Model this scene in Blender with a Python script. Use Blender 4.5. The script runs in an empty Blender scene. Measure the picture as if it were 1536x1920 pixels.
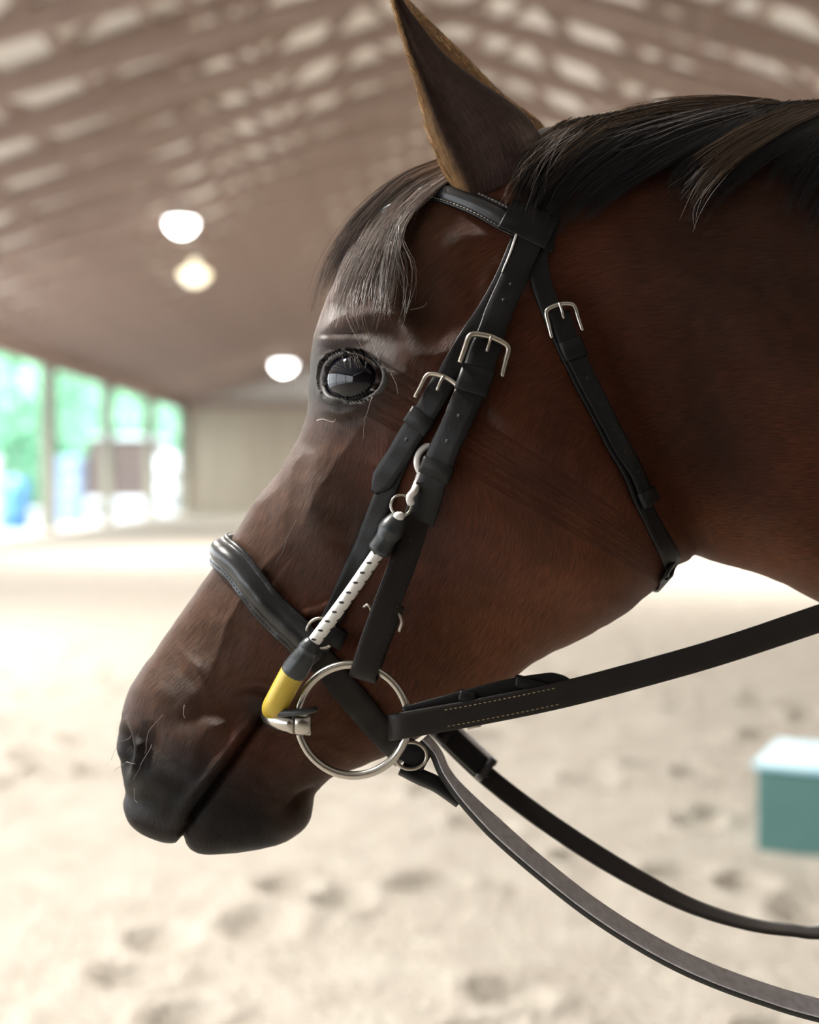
import bpy, math, random
import numpy as np
from mathutils import Vector, Matrix
from mathutils.bvhtree import BVHTree

random.seed(7); rng = np.random.default_rng(7)
SC = bpy.context.scene
COL = SC.collection
FPX = 2400.0; CX = 768.0; CY = 905.0; CAMH = 1.5; YM = 1.0
V = Vector

def P(x, y, Y=YM):
    """a point of the place from its sight line and its distance"""
    return V(((x-CX)/FPX*Y, Y, CAMH-(y-CY)/FPX*Y))
def proj(p):
    return (CX+p[0]/p[1]*FPX, CY-(p[2]-CAMH)/p[1]*FPX)

# ------------------------------------------------------------------ helpers
def tag(o, label=None, cat=None, group=None, kind=None):
    if label: o['label'] = label
    if cat: o['category'] = cat
    if group: o['group'] = group
    if kind: o['kind'] = kind
    return o
def empty(name, loc, label=None, cat=None, group=None):
    o = bpy.data.objects.new(name, None); COL.objects.link(o); o.location = loc
    o.empty_display_size = .05
    return tag(o, label, cat, group)
def put_under(o, parent):
    o.parent = parent
    o.matrix_parent_inverse = Matrix.Translation(parent.location).inverted()

class MB:
    def __init__(s): s.v = []; s.f = []; s.m = []
    def grid(s, rows, closed_u=False, closed_v=True, mat=0, cap0=False, cap1=False):
        n = len(rows[0]); b = len(s.v)
        for r in rows: s.v.extend([tuple(p) for p in r])
        R = len(rows)
        for i in range(R if closed_u else R-1):
            i2 = (i+1) % R
            for j in range(n if closed_v else n-1):
                j2 = (j+1) % n
                s.f.append((b+i*n+j, b+i*n+j2, b+i2*n+j2, b+i2*n+j)); s.m.append(mat)
        if cap0: s.f.append(tuple(b+j for j in reversed(range(n)))); s.m.append(mat)
        if cap1: s.f.append(tuple(b+(R-1)*n+j for j in range(n))); s.m.append(mat)
    def tube(s, pts, rad, seg=10, mat=0, caps=True, closed=False, flat=1.0):
        pts = [V(p) for p in pts]; n = len(pts); rows = []
        up = None
        for i, p in enumerate(pts):
            if closed: t = pts[(i+1) % n]-pts[i-1]
            else: t = pts[min(i+1, n-1)]-pts[max(i-1, 0)]
            t.normalize()
            if up is None:
                up = V((0, 1, 0)) if abs(t.y) < .9 else V((1, 0, 0))
            up = (up-t*up.dot(t)).normalized(); w = t.cross(up)
            r = rad(i/(n-1 if n > 1 else 1)) if callable(rad) else rad
            rows.append([p+(w*math.cos(a)+up*math.sin(a)*flat)*r for a in [2*math.pi*k/seg for k in range(seg)]])
        s.grid(rows, closed_u=closed, mat=mat, cap0=caps and not closed, cap1=caps and not closed)
    def ell(s, c, ax, mat=0, nu=8, nv=12):
        c = V(c); rows = []
        for i in range(1, nu):
            a = math.pi*i/nu
            rows.append([c+ax[0]*(math.sin(a)*math.cos(b))+ax[1]*(math.sin(a)*math.sin(b))+ax[2]*math.cos(a) for b in [2*math.pi*k/nv for k in range(nv)]])
        s.grid(rows, mat=mat, cap0=True, cap1=True)
    def box(s, lo, hi, mat=0, M=None):
        b = len(s.v)
        for z in (lo[2], hi[2]):
            for x, y in ((lo[0], lo[1]), (hi[0], lo[1]), (hi[0], hi[1]), (lo[0], hi[1])):
                p = V((x, y, z)); s.v.append(tuple(M @ p if M else p))
        for f in ((3, 2, 1, 0), (4, 5, 6, 7), (0, 1, 5, 4), (1, 2, 6, 5), (2, 3, 7, 6), (3, 0, 4, 7)):
            s.f.append(tuple(b+i for i in f)); s.m.append(mat)
    def bar(s, a, b, w, h, mat=0, side=V((0, 1, 0))):
        a, b = V(a), V(b); t = (b-a).normalized(); sd = (side-t*side.dot(t)).normalized(); n = t.cross(sd)
        rows = [[p+sd*(w/2*i)+n*(h/2*j) for i, j in ((-1, -1), (1, -1), (1, 1), (-1, 1))] for p in (a, b)]
        s.grid(rows, mat=mat, cap0=True, cap1=True)
    def build(s, name, mats, parent=None, smooth=True, bevel=0, kind=None):
        me = bpy.data.meshes.new(name); me.from_pydata(s.v, [], s.f)
        mats = mats if isinstance(mats, (list, tuple)) else [mats]
        for m in mats: me.materials.append(m)
        if len(mats) > 1: me.polygons.foreach_set('material_index', np.array(s.m, dtype=np.int32))
        if smooth: me.polygons.foreach_set('use_smooth', np.ones(len(me.polygons), dtype=bool))
        me.update(); me.validate()
        o = bpy.data.objects.new(name, me); COL.objects.link(o)
        if bevel:
            b = o.modifiers.new('bevel', 'BEVEL'); b.width = bevel; b.segments = 2; b.limit_method = 'ANGLE'
        if parent is not None: put_under(o, parent)
        if kind: o['kind'] = kind
        return o

def catmull(pts, n):
    """n points evenly along a smooth curve through pts (any dimension)"""
    p = np.array([tuple(q) for q in pts], float)
    if len(p) == 2: return p[0]+(p[1]-p[0])*np.linspace(0, 1, n)[:, None]
    e = np.vstack([2*p[0]-p[1], p, 2*p[-1]-p[-2]])
    out = []
    for i in range(len(p)-1):
        a, b, c, d = e[i:i+4]
        for t in np.linspace(0, 1, 24, endpoint=False):
            out.append(.5*(2*b+(c-a)*t+(2*a-5*b+4*c-d)*t*t+(3*b-a-3*c+d)*t**3))
    out.append(p[-1]); out = np.array(out)
    L = np.r_[0, np.cumsum(np.linalg.norm(np.diff(out, axis=0), axis=1))]
    q = np.linspace(0, L[-1], n)
    return np.stack([np.interp(q, L, out[:, k]) for k in range(out.shape[1])], 1)
def smooth_seq(a, k):
    a = np.array(a, float)
    for _ in range(k):
        b = a.copy(); b[1:-1] = (a[:-2]+2*a[1:-1]+a[2:])/4; a = b
    return a

def vnoise(x, y, seed=0):
    """value noise, vectorised"""
    x = np.asarray(x, float); y = np.asarray(y, float)
    xi = np.floor(x).astype(np.int64); yi = np.floor(y).astype(np.int64)
    fx = x-xi; fy = y-yi; fx = fx*fx*(3-2*fx); fy = fy*fy*(3-2*fy)
    def h(a, b):
        n = (a*374761393+b*668265263+seed*1274126177) & 0x7fffffff
        n = ((n ^ (n >> 13))*1274126177) & 0x7fffffff
        return ((n ^ (n >> 16)) & 0xffff)/65535.0*2-1
    return (h(xi, yi)*(1-fx)+h(xi+1, yi)*fx)*(1-fy)+(h(xi, yi+1)*(1-fx)+h(xi+1, yi+1)*fx)*fy

# ------------------------------------------------------------------ materials
def mat(name, col, rough=.5, metal=0, spec=.5, noise=None, bump=None, coat=0, sheen=0, attr=None, stretch=None, emit=None, transl=0):
    """noise=(scale, amount, darker colour), bump=(scale, strength, distance)"""
    m = bpy.data.materials.new(name); m.use_nodes = True
    nt = m.node_tree; N = nt.nodes; L = nt.links; b = N['Principled BSDF']
    b.inputs['Base Color'].default_value = (*col, 1)
    b.inputs['Roughness'].default_value = rough; b.inputs['Metallic'].default_value = metal
    b.inputs['Specular IOR Level'].default_value = spec
    b.inputs['Coat Weight'].default_value = coat; b.inputs['Coat Roughness'].default_value = .08
    b.inputs['Sheen Weight'].default_value = sheen
    tc = N.new('ShaderNodeTexCoord')
    src = tc.outputs['Object']
    if stretch:
        mp = N.new('ShaderNodeMapping'); mp.inputs['Scale'].default_value = stretch
        L.new(tc.outputs['UV'] if attr else src, mp.inputs['Vector']); src = mp.outputs['Vector']
    base = None
    if attr:
        a = N.new('ShaderNodeAttribute'); a.attribute_name = attr; base = a.outputs['Color']
    if noise:
        nz = N.new('ShaderNodeTexNoise'); nz.inputs['Scale'].default_value = noise[0]; nz.inputs['Detail'].default_value = 6
        L.new(src, nz.inputs['Vector'])
        rp = N.new('ShaderNodeMapRange'); rp.inputs['From Min'].default_value = .3; rp.inputs['From Max'].default_value = .7
        L.new(nz.outputs['Fac'], rp.inputs['Value'])
        mx = N.new('ShaderNodeMix'); mx.data_type = 'RGBA'
        if attr:
            mx.blend_type = 'MULTIPLY'; mx.inputs['Factor'].default_value = 1
            gr = N.new('ShaderNodeMapRange'); gr.inputs['To Min'].default_value = 1-noise[1]; gr.inputs['To Max'].default_value = 1+noise[1]
            L.new(rp.outputs['Result'], gr.inputs['Value'])
            cb = N.new('ShaderNodeCombineColor')
            for k in range(3): L.new(gr.outputs['Result'], cb.inputs[k])
            L.new(base, mx.inputs['A']); L.new(cb.outputs['Color'], mx.inputs['B'])
        else:
            ml = N.new('ShaderNodeMath'); ml.operation = 'MULTIPLY'; ml.inputs[1].default_value = noise[1]
            L.new(rp.outputs['Result'], ml.inputs[0]); L.new(ml.outputs['Value'], mx.inputs['Factor'])
            mx.inputs['A'].default_value = (*col, 1); mx.inputs['B'].default_value = (*noise[2], 1)
        base = mx.outputs['Result']
    if base is not None: L.new(base, b.inputs['Base Color'])
    if bump:
        n2 = N.new('ShaderNodeTexNoise'); n2.inputs['Scale'].default_value = bump[0]; n2.inputs['Detail'].default_value = 4
        L.new(src, n2.inputs['Vector'])
        bp = N.new('ShaderNodeBump'); bp.inputs['Strength'].default_value = bump[1]; bp.inputs['Distance'].default_value = bump[2]
        L.new(n2.outputs['Fac'], bp.inputs['Height']); L.new(bp.outputs['Normal'], b.inputs['Normal'])
    if emit:
        b.inputs['Emission Color'].default_value = (*emit[0], 1); b.inputs['Emission Strength'].default_value = emit[1]
    if transl: b.inputs['Transmission Weight'].default_value = transl
    return m

COAT = mat('bay_coat', (.05, .03, .02), .46, spec=.17, attr='coat', stretch=(16, 220, 1), noise=(5, .5, None), bump=(9, .8, .0014))
LEATHER = mat('black_leather', (.0065, .0062, .0064), .42, spec=.22, noise=(60, .5, (.012, .011, .011)), bump=(420, .25, .0006))
LEATHER_B = mat('brown_black_leather', (.011, .0085, .0075), .48, spec=.24, noise=(50, .5, (.018, .014, .012)), bump=(380, .3, .0006))
LEATHER_G = mat('grey_suede_side', (.55, .535, .56), .6, spec=.4, noise=(160, .7, (.32, .31, .325)), bump=(500, .6, .001))
PAD = mat('padded_leather', (.018, .019, .021), .3, spec=.55, noise=(40, .5, (.010, .010, .011)), bump=(240, .15, .0006))
EDGE = mat('leather_edge', (.006, .006, .006), .6)
THREAD = mat('pale_thread', (.5, .47, .42), .7)
THREADY = mat('ochre_thread', (.42, .33, .17), .7)
STEEL = mat('polished_steel', (.5, .48, .44), .24, metal=1, noise=(30, .4, (.5, .47, .42)))
BRASSY = mat('dull_steel', (.5, .46, .4), .3, metal=1, noise=(60, .5, (.36, .33, .28)))
CORD = mat('white_cord', (.78, .77, .74), .7, noise=(300, .5, (.62, .61, .58)), bump=(900, .4, .0006))
RUBBER = mat('black_rubber', (.018, .022, .025), .36, noise=(70, .5, (.03, .034, .037)), bump=(120, .2, .001))
YELLOW = mat('yellow_rubber', (.5, .36, .035), .35, noise=(40, .4, (.4, .28, .03)))
WHITEP = mat('white_plastic', (.72, .7, .68), .4)
DASH = mat('black_fleck', (.01, .01, .012), .7)
EYE = mat('eye_dark', (.003, .0035, .007), .03, spec=.45)
LID = mat('eyelid_skin', (.034, .032, .031), .5, spec=.3, noise=(160, .6, (.05, .046, .044)), bump=(350, .4, .001))
def hair(name, col, rough, spec):
    m = mat(name, col, rough, spec=spec, attr='tone'); m['base'] = list(col); return m
HAIR_D = hair('black_hair', (.0075, .007, .0085), .3, .55)
HAIR_B = hair('brown_hair', (.075, .05, .033), .4, .5)
HAIR_G = hair('lit_forelock_hair', (.145, .112, .096), .36, .8)  # forelock colour lightened to stand for strong light from above
HAIR_Y = hair('golden_fuzz', (.3, .17, .07), .5, .4)
WHISK = hair('pale_whisker_lit_wisp', (.3, .27, .26), .4, .5)

# ================================================================== HORSE
# profile sections: front point, back point (sight lines at the head's middle plane), half width, roundness
SEC = [
 ((336,1566),(347,1569),.012,.7), ((300,1577),(366,1599),.027,.7), ((258,1559),(425,1602),.040,.72), ((234,1502),(500,1592),.048,.75),
 ((232,1464),(545,1576),.052,.76), ((221,1418),(573,1548),.055,.76), ((220,1385),(586,1515),.056,.76), ((230,1325),(595,1486),.056,.74),
 ((247,1283),(632,1458),.054,.72), ((277,1236),(690,1436),.052,.7), ((312,1187),(745,1410),.051,.68), ((354,1128),(800,1376),.052,.66),
 ((398,1066),(870,1330),.055,.66), ((434,1010),(945,1288),.059,.66), ((470,950),(1020,1236),.064,.68), ((505,905),(1085,1205),.070,.7),
 ((538,858),(1140,1174),.076,.72), ((562,812),(1182,1146),.082,.74), ((575,765),(1217,1117),.087,.74), ((578,710),(1245,1088),.091,.72),
 ((585,645),(1265,1066),.092,.7), ((602,584),(1280,1050),.090,.68), ((632,518),(1290,1042),.086,.68), ((675,455),(1296,1040),.082,.7),
 ((728,400),(1300,1040),.079,.74), ((785,352),(1305,1041),.077,.78), ((845,312),(1312,1043),.076,.82), ((905,284),(1320,1046),.075,.86),
 ((965,262),(1330,1050),.075,.9), ((1030,245),(1343,1054),.075,.92), ((1110,232),(1362,1060),.076,.95), ((1200,218),(1392,1068),.078,.95),
 ((1300,205),(1432,1082),.081,.95), ((1400,204),(1482,1104),.085,.95), ((1540,206),(1546,1138),.09,.95), ((1700,215),(1640,1190),.096,.95),
 ((1900,240),(1800,1300),.105,.95), ((2300,330),(2050,1520),.125,.9), ((2700,440),(2250,1800),.165,.88), ((3100,560),(2500,2150),.21,.85),
 ((3500,660),(3000,2330),.25,.85), ((4000,720),(3800,2380),.28,.85), ((4800,720),(4800,2420),.29,.85), ((5500,690),(5500,2330),.28,.85),
 ((5900,680),(5950,2150),.26,.85), ((6300,760),(6300,1850),.22,.85), ((6550,950),(6500,1550),.15,.85), ((6620,1150),(6600,1350),.05,.85)]
NTH = 288
for i_, k_ in ((0, .02), (1, .025), (2, .025)):   # flesh that bulges towards the lens looks larger: begin the muzzle end a little smaller
    a_, b_, w_, e_ = SEC[i_]
    SEC[i_] = (tuple(c_+(q_-c_)*(1-k_) for q_, c_ in zip(a_, (CX, CY))), tuple(c_+(q_-c_)*(1-k_) for q_, c_ in zip(b_, (CX, CY))), w_, e_)
def section_samples():
    u = []
    for i in range(len(SEC)-1):
        k = 16 if i < 35 else 5
        u += list(i+np.arange(k)/k)
    u.append(len(SEC)-1)
    arr = np.array([(a[0], a[1], b[0], b[1], w, e) for a, b, w, e in SEC], float)
    ext = np.vstack([2*arr[0]-arr[1], arr, 2*arr[-1]-arr[-2]])
    out = []
    for q in u:
        i = min(int(q), len(SEC)-2); t = q-i
        a, b, c, d = ext[i:i+4]
        out.append(.5*(2*b+(c-a)*t+(2*a-5*b+4*c-d)*t*t+(3*b-a-3*c+d)*t**3))
    out = np.array(out)
    for _ in range(4):
        out[1:-1] = (out[:-2]+2*out[1:-1]+out[2:])/4
    return np.array(u), out

def seg_dist(x, y, poly):
    d = np.full(x.shape, 1e9); tt = np.zeros(x.shape); L = 0
    tot = sum(math.dist(poly[i], poly[i+1]) for i in range(len(poly)-1))
    for i in range(len(poly)-1):
        ax, ay = poly[i]; bx, by = poly[i+1]; l = math.dist(poly[i], poly[i+1])
        t = np.clip(((x-ax)*(bx-ax)+(y-ay)*(by-ay))/(l*l), 0, 1)
        q = np.hypot(x-ax-t*(bx-ax), y-ay-t*(by-ay))
        k = q < d; d = np.where(k, q, d); tt = np.where(k, (L+t*l)/tot, tt); L += l
    return d, tt

G = lambda x, y, cx, cy, rx, ry, rot=0: np.exp(-(((x-cx)*math.cos(rot)+(y-cy)*math.sin(rot))/rx)**2-((-(x-cx)*math.sin(rot)+(y-cy)*math.cos(rot))/ry)**2)
MOUTH = [(341,1568),(362,1527),(421,1449),(463,1390),(492,1350),(512,1328)]
EYEC = (665, 706)
APERT = [(617,738),(614,712),(620,688),(634,672),(656,665),(680,668),(701,679),(714,697),(713,716),(701,735),(682,745),(660,749),(638,747)]

def sculpt(x, y):
    """relief of bone, muscle and skin folds over the plain form, in millimetres"""
    d = np.zeros(x.shape)
    g = lambda amp, *a: amp*G(x, y, *a)
    def line(poly, w, amp, taper=False):
        q, t = seg_dist(x, y, poly); k = np.exp(-(q/w)**2)*amp
        return k*np.sin(np.pi*np.clip(t, .02, .98))**.6 if taper else k
    d += g(9, 668, 700, 85, 75)                    # orbit
    d += line([(596,655),(640,612),(700,588),(750,590),(775,640),(770,700)], 26, 7, True)   # brow arch
    d += line([(610,642),(700,640)], 5, 1.6, True) + line([(612,656),(690,655)], 4, -1.6, True) + line([(612,630),(690,627)], 4, -1.5, True)
    d += line([(610,668),(640,657),(680,657)], 5, -1.2, True)
    d += line([(612,768),(650,776),(700,764)], 7, 1.6, True) + line([(606,785),(650,792),(715,775)], 7, -1.2, True)
    d += g(-8, 800, 575, 38, 45, .5)               # hollow over the eye
    d += g(5, 835, 450, 70, 60)                    # forehead side
    d += line([(775,690),(850,650),(930,610)], 30, 5, True)        # cheek arch
    d += line([(640,815),(600,880),(585,950),(600,1015)], 26, 4.5, True)   # facial crest
    d += line([(560,850),(545,930),(520,1000)], 14, 1.8, True)
    d += line([(690,860),(665,940),(655,1010),(690,1060)], 32, -7, True)   # hollow in front of the cheek muscle
    d += g(17, 985, 860, 210, 240, -.3)            # cheek muscle
    d += g(7, 1120, 1040, 110, 120)
    d += line([(1075,480),(1135,610),(1210,760),(1275,890),(1320,985)], 42, -14, True)   # groove behind the jaw
    d += line([(1105,830),(1190,1010),(1235,1085)], 46, 3, True)
    d += g(-7, 1370, 800, 90, 150, -.5) + g(6, 1440, 640, 160, 60, .5) + g(5, 1470, 960, 60, 140, -.6)
    d += line([(1300,640),(1420,800),(1530,930)], 40, 3, True)
    d += line([(1240,480),(1380,560),(1536,600)], 60, 3, True)
    d += line([(770,1180),(900,1160),(1020,1120)], 60, -3, True)   # between jaw bars and cheek
    d += line([(560,1152),(600,1140),(640,1122)], 10, 4.5, True) + line([(560,1168),(620,1160)], 9, -3, True)  # pinched skin fold by the noseband
    q, t = seg_dist(x, y, MOUTH)
    d += -11*np.exp(-(q/7)**2)*np.clip((1-t)*8+.3, 0, 1)*np.clip(t*6+.3, 0, 1)
    d += line([(322,1560),(350,1505),(408,1430),(452,1372),(482,1332)], 13, 4.2, True)  # upper lip rim
    d += line([(520,1330),(500,1300),(470,1292),(440,1302)], 7, -3, True) + line([(530,1300),(500,1283),(462,1286)], 8, 1.6, True)
    d += line([(372,1550),(420,1490),(470,1420),(505,1370)], 26, 3.2, True)
    d += line([(536,1516),(570,1492),(596,1474)], 9, -5, True) + g(4, 545, 1545, 38, 28) + line([(520,1500),(548,1470),(570,1430)], 14, 1.8, True)
    d += line([(590,1440),(640,1390),(700,1330),(760,1290)], 22, -4, True)
    d += g(6, 285, 1300, 55, 60) + g(4, 350, 1440, 70, 80)
    # nostril
    d += -13*G(x, y, 238, 1404, 13, 42, -.12)
    d += line([(236,1342),(252,1370),(259,1400),(256,1438),(242,1468)], 9, 4.5, True)
    d += line([(232,1345),(221,1375)], 9, 2, True)
    d += line([(283,1350),(285,1400),(275,1450)], 16, -3.5, True) + line([(236,1478),(262,1500),(310,1505)], 16, -2, True)
    d += g(2.2, 405, 1360, 40, 22, -.6) + g(-2, 430, 1325, 60, 18, -.3)
    # veins
    for poly in ([(545,1010),(480,1080),(430,1160),(400,1240)], [(560,1030),(520,1090),(470,1180)], [(330,1210),(370,1250),(390,1310)], [(700,770),(640,860),(560,1000)]):
        d += line(poly, 7, 1.3, True)
    d += .6*vnoise(x/26, y/26, 3)+.9*vnoise(x/70, y/70, 5)
    # eye socket
    a = np.array(APERT); q, t = seg_dist(x, y, [tuple(p) for p in a]+[tuple(a[0])])
    ins = np.hypot((x-665)/58, (y-707)/48) < 1
    d += np.where(ins, -14*np.clip(q/10, 0, 1), 0)
    d += np.where(ins, 0, 2.4*np.exp(-(q/8)**2))
    return d

def lerp3(a, b, k): return a*(1-k[..., None])+np.array(b)*k[..., None]
def ss(x, a, b):
    t = np.clip((x-a)/(b-a), 0, 1); return t*t*(3-2*t)
def coat_colour(x, y):
    """a bay's own coat: red brown, darker front of face, black muzzle, grey black skin at the eye"""
    n1 = vnoise(x/60, y/60, 11); n2 = vnoise(x/23, y/23, 12)
    c = np.zeros(x.shape+(3,)); c[:] = (.074, .024, .0105)
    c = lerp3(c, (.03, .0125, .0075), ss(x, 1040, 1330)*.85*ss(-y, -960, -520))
    c = lerp3(c, (.03, .012, .007), G(x, y, 1345, 830, 75, 150, -.5)*.8)  # shade in the neck hollow behind the jaw, painted dark
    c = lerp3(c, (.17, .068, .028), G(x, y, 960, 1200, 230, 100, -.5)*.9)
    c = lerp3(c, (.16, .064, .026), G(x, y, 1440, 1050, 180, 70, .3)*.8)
    front = ss(-(x*.87+y*.4), -1010, -800)
    c = lerp3(c, (.07, .041, .027), front*.85)
    c = lerp3(c, (.095, .05, .026), G(x, y, 360, 1190, 60, 110, .6)*.6+G(x, y, 600, 1340, 90, 80)*.35)
    c = lerp3(c, (.095, .05, .027), G(x, y, 655, 1430, 70, 40)*.5)
    muz = ss(y*.93-x*.37+18*n1, 1108, 1250)*ss(-x, -650, -520)
    c = lerp3(c, (.0105, .0105, .0115), muz)
    c = lerp3(c, (.05, .031, .02), G(x, y, 560, 1500, 55, 75)*.9)
    c = lerp3(c, (.03, .022, .019), G(x, y, 330, 1560, 70, 22, .2)*.7)
    c = lerp3(c, (.013, .012, .012), G(x, y, 490, 1330, 45, 42)*.9)
    c = lerp3(c, (.028, .026, .026), np.clip(G(x, y, 650, 715, 85, 85)*1.3, 0, 1))
    c = lerp3(c, (.02, .014, .011), G(x, y, 680, 1000, 40, 75, .2)*.85)  # strap shadow and shade of the cheek hollow painted in
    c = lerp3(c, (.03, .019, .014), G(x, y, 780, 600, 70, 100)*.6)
    c = lerp3(c, (.08, .055, .042), G(x, y, 590, 930, 50, 130)*.8)
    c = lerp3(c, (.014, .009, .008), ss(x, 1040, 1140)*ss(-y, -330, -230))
    c *= np.array((.86, .74, .66))
    c *= (1+.14*n1+.1*n2)[..., None]
    return np.clip(c, .003, 1)

U, S = section_samples()
SEC0 = [list(map(list, a[:2])) for a in SEC]
FIT = [0, 1, 2, 3]
for PASS in FIT:
  th = 2*np.pi*np.arange(NTH)/NTH
  t = (1-np.cos(th))/2; sg = np.sign(np.sin(th)); sn = np.abs(np.sin(th))
  fx = S[:, 0:1]+(S[:, 2:3]-S[:, 0:1])*t; fy = S[:, 1:2]+(S[:, 3:4]-S[:, 1:2])*t
  half = np.clip(S[:, 4:5], .002, 1)*sn[None, :]**S[:, 5:6]
  X = (fx-CX)/FPX; Z = CAMH-(fy-CY)/FPX; Yv = YM-sg[None, :]*half
  POS = np.stack([X, Yv, Z], -1)
  du = np.gradient(POS, axis=0); dv = np.roll(POS, -1, 1)-np.roll(POS, 1, 1)
  NRM = np.cross(dv, du); NRM /= np.linalg.norm(NRM, axis=-1, keepdims=True)+1e-12
  cen = np.stack([np.broadcast_to(((S[:, 0]+S[:, 2])/2-CX)[:, None]/FPX, X.shape), np.full(X.shape, YM), np.broadcast_to(CAMH-((S[:, 1]+S[:, 3])/2-CY)[:, None]/FPX, X.shape)], -1)
  if ((POS-cen)*NRM).sum() < 0: NRM = -NRM
  nearY = YM-half
  pxx = CX+X/nearY*FPX; pxy = CY-(Z-CAMH)/nearY*FPX
  DSP = sculpt(pxx, pxy)*.001
  fade = ss(-U, -35.5, -33)[:, None]
  DSP = DSP*(1-.95*G(pxx, pxy, 1306, 1050, 62, 50))
  DSP = DSP*fade*ss(U, 0, .8)[:, None]**.5
  POS = POS+NRM*DSP[..., None]
  if PASS < FIT[-1]:      # keep the outline where it was measured although near flesh looks larger than far flesh
    qx = (CX+POS[..., 0]/POS[..., 1]*FPX).ravel(); qy = (CY-(POS[..., 2]-CAMH)/POS[..., 1]*FPX).ravel()
    for i in range(3, 35):
      F0, B0 = SEC0[i]
      dx, dy = F0[0]-B0[0], F0[1]-B0[1]; l = math.hypot(dx, dy); dx /= l; dy /= l
      lo_i, hi_i = max(0, (i-3)*16)*NTH, (i+3)*16*NTH
      px_, py_ = qx[lo_i:hi_i], qy[lo_i:hi_i]
      kf = abs((px_-F0[0])*-dy+(py_-F0[1])*dx) < 6
      ef = ((px_-F0[0])*dx+(py_-F0[1])*dy)[kf].max()
      eb = ((px_-B0[0])*-dx+(py_-B0[1])*-dy)[kf].max() if i < 21 or i > 31 else 0
      f, b, w_, e_ = SEC[i]
      SEC[i] = ((f[0]-dx*ef*.9, f[1]-dy*ef*.9), (b[0]+dx*eb*.9, b[1]+dy*eb*.9), w_, e_)
    U, S = section_samples()
# the muzzle end: bring its outline to the measured lips, nostril and chin
LIPS = [(226,1330),(219,1390),(219,1420),(228,1450),(232,1470),(231,1510),(239,1540),(260,1562),(290,1576),(315,1582),(333,1579),(343,1566),(349,1583),(361,1596),(385,1603),(440,1600),(500,1592),(540,1578),(565,1560),(583,1535),(590,1500),(597,1482)]
mc = (410, 1450)
qx = CX+POS[..., 0]/POS[..., 1]*FPX; qy = CY-(POS[..., 2]-CAMH)/POS[..., 1]*FPX
an = np.arctan2(qx-mc[0], qy-mc[1]); rd = np.hypot(qx-mc[0], qy-mc[1])
lip = catmull(LIPS, 500); la = np.arctan2(lip[:, 0]-mc[0], lip[:, 1]-mc[1]); lr = np.hypot(lip[:, 0]-mc[0], lip[:, 1]-mc[1])
bins = np.linspace(la.min(), la.max(), 161); od = np.argsort(la)
want = np.interp(bins, la[od], lr[od]); have = np.zeros(161)
wb = bins[1]-bins[0]; usable = U[:, None]*np.ones(NTH) < 12
for k in range(161):
    m_ = usable & (abs(an-bins[k]) < wb*1.2); have[k] = rd[m_].max()
have = np.convolve(np.r_[[have[0]]*3, have, [have[-1]]*3], np.ones(7)/7, 'valid')
ratio = np.interp(an, bins, want/have)
edge = ss(an, bins[0], bins[0]+.25)*(1-ss(an, bins[-1]-.25, bins[-1]))*(1-ss(np.broadcast_to(U[:, None], an.shape), 8, 12))
wgt = np.clip(rd/np.interp(an, bins, have), 0, 1)**3*edge
k_ = 1+(ratio-1)*wgt
POS[..., 0] += (qx-mc[0])*(k_-1)*POS[..., 1]/FPX; POS[..., 2] -= (qy-mc[1])*(k_-1)*POS[..., 1]/FPX
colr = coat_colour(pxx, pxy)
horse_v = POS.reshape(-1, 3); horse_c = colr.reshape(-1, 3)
NS = len(U)
HF = []
for i in range(NS-1):
    for j in range(NTH):
        j2 = (j+1) % NTH
        HF.append((i*NTH+j, i*NTH+j2, (i+1)*NTH+j2, (i+1)*NTH+j))
BVH = BVHTree.FromPolygons([tuple(p) for p in horse_v], HF)

hb = MB(); hb.v = [tuple(p) for p in horse_v]; hb.f = list(HF); hb.m = [0]*len(HF)
hb.f.append(tuple(reversed(range(NTH)))); hb.m.append(0)
hb.f.append(tuple((NS-1)*NTH+j for j in range(NTH))); hb.m.append(0)
uv_s = np.r_[0, np.cumsum(np.linalg.norm(np.diff(POS[:, NTH//4], axis=0), axis=1))]
ring_len = np.linalg.norm(np.roll(POS, -1, 1)-POS, axis=-1)
uv_t = np.cumsum(ring_len, 1)
UVV = np.stack([np.broadcast_to(uv_s[:, None], X.shape), uv_t], -1).reshape(-1, 2).tolist()
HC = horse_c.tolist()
def body_extra(rows, colf, closed_v=True, uvs=None):
    b = len(hb.v); hb.grid(rows, closed_v=closed_v, cap0=closed_v, cap1=closed_v)
    for i, r in enumerate(rows):
        for j, p in enumerate(r):
            HC.append(colf(i/(len(rows)-1), j/len(r), p)); UVV.append((i/(len(rows)-1)*.14, j/len(r)*.14))
# ears
def ear(Lp, Rp, Y0, lean, bulge, colf, inner):
    n = 64; L2 = catmull(Lp, n); R2 = catmull(Rp, n); rows = []
    for i in range(n):
        v = i/(n-1); Yb = Y0+lean*v
        l = P(L2[i][0], L2[i][1], Yb); r = P(R2[i][0], R2[i][1], Yb+.012*(1-v)); w = (r-l).length; row = []
        m = 40
        for k in range(m):
            a = 2*math.pi*k/m; q = (1-math.cos(a))/2
            if a <= math.pi:      # side towards the lens: hollow near the front rim, full behind
                h = -bulge*w*math.sin(a)**.8 + inner*w*math.exp(-((q-.34)/.2)**2)*min(1, v*1.6+.1)*(1-v**3)
                h += .10*w*math.exp(-((q-.13)/.08)**2)*-1*(.4+.6*v)
            else: h = .32*w*math.sin(2*math.pi-a)**.8
            row.append(l.lerp(r, q)+V((0, h, 0)))
        rows.append(row)
    body_extra(rows, colf)
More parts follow.
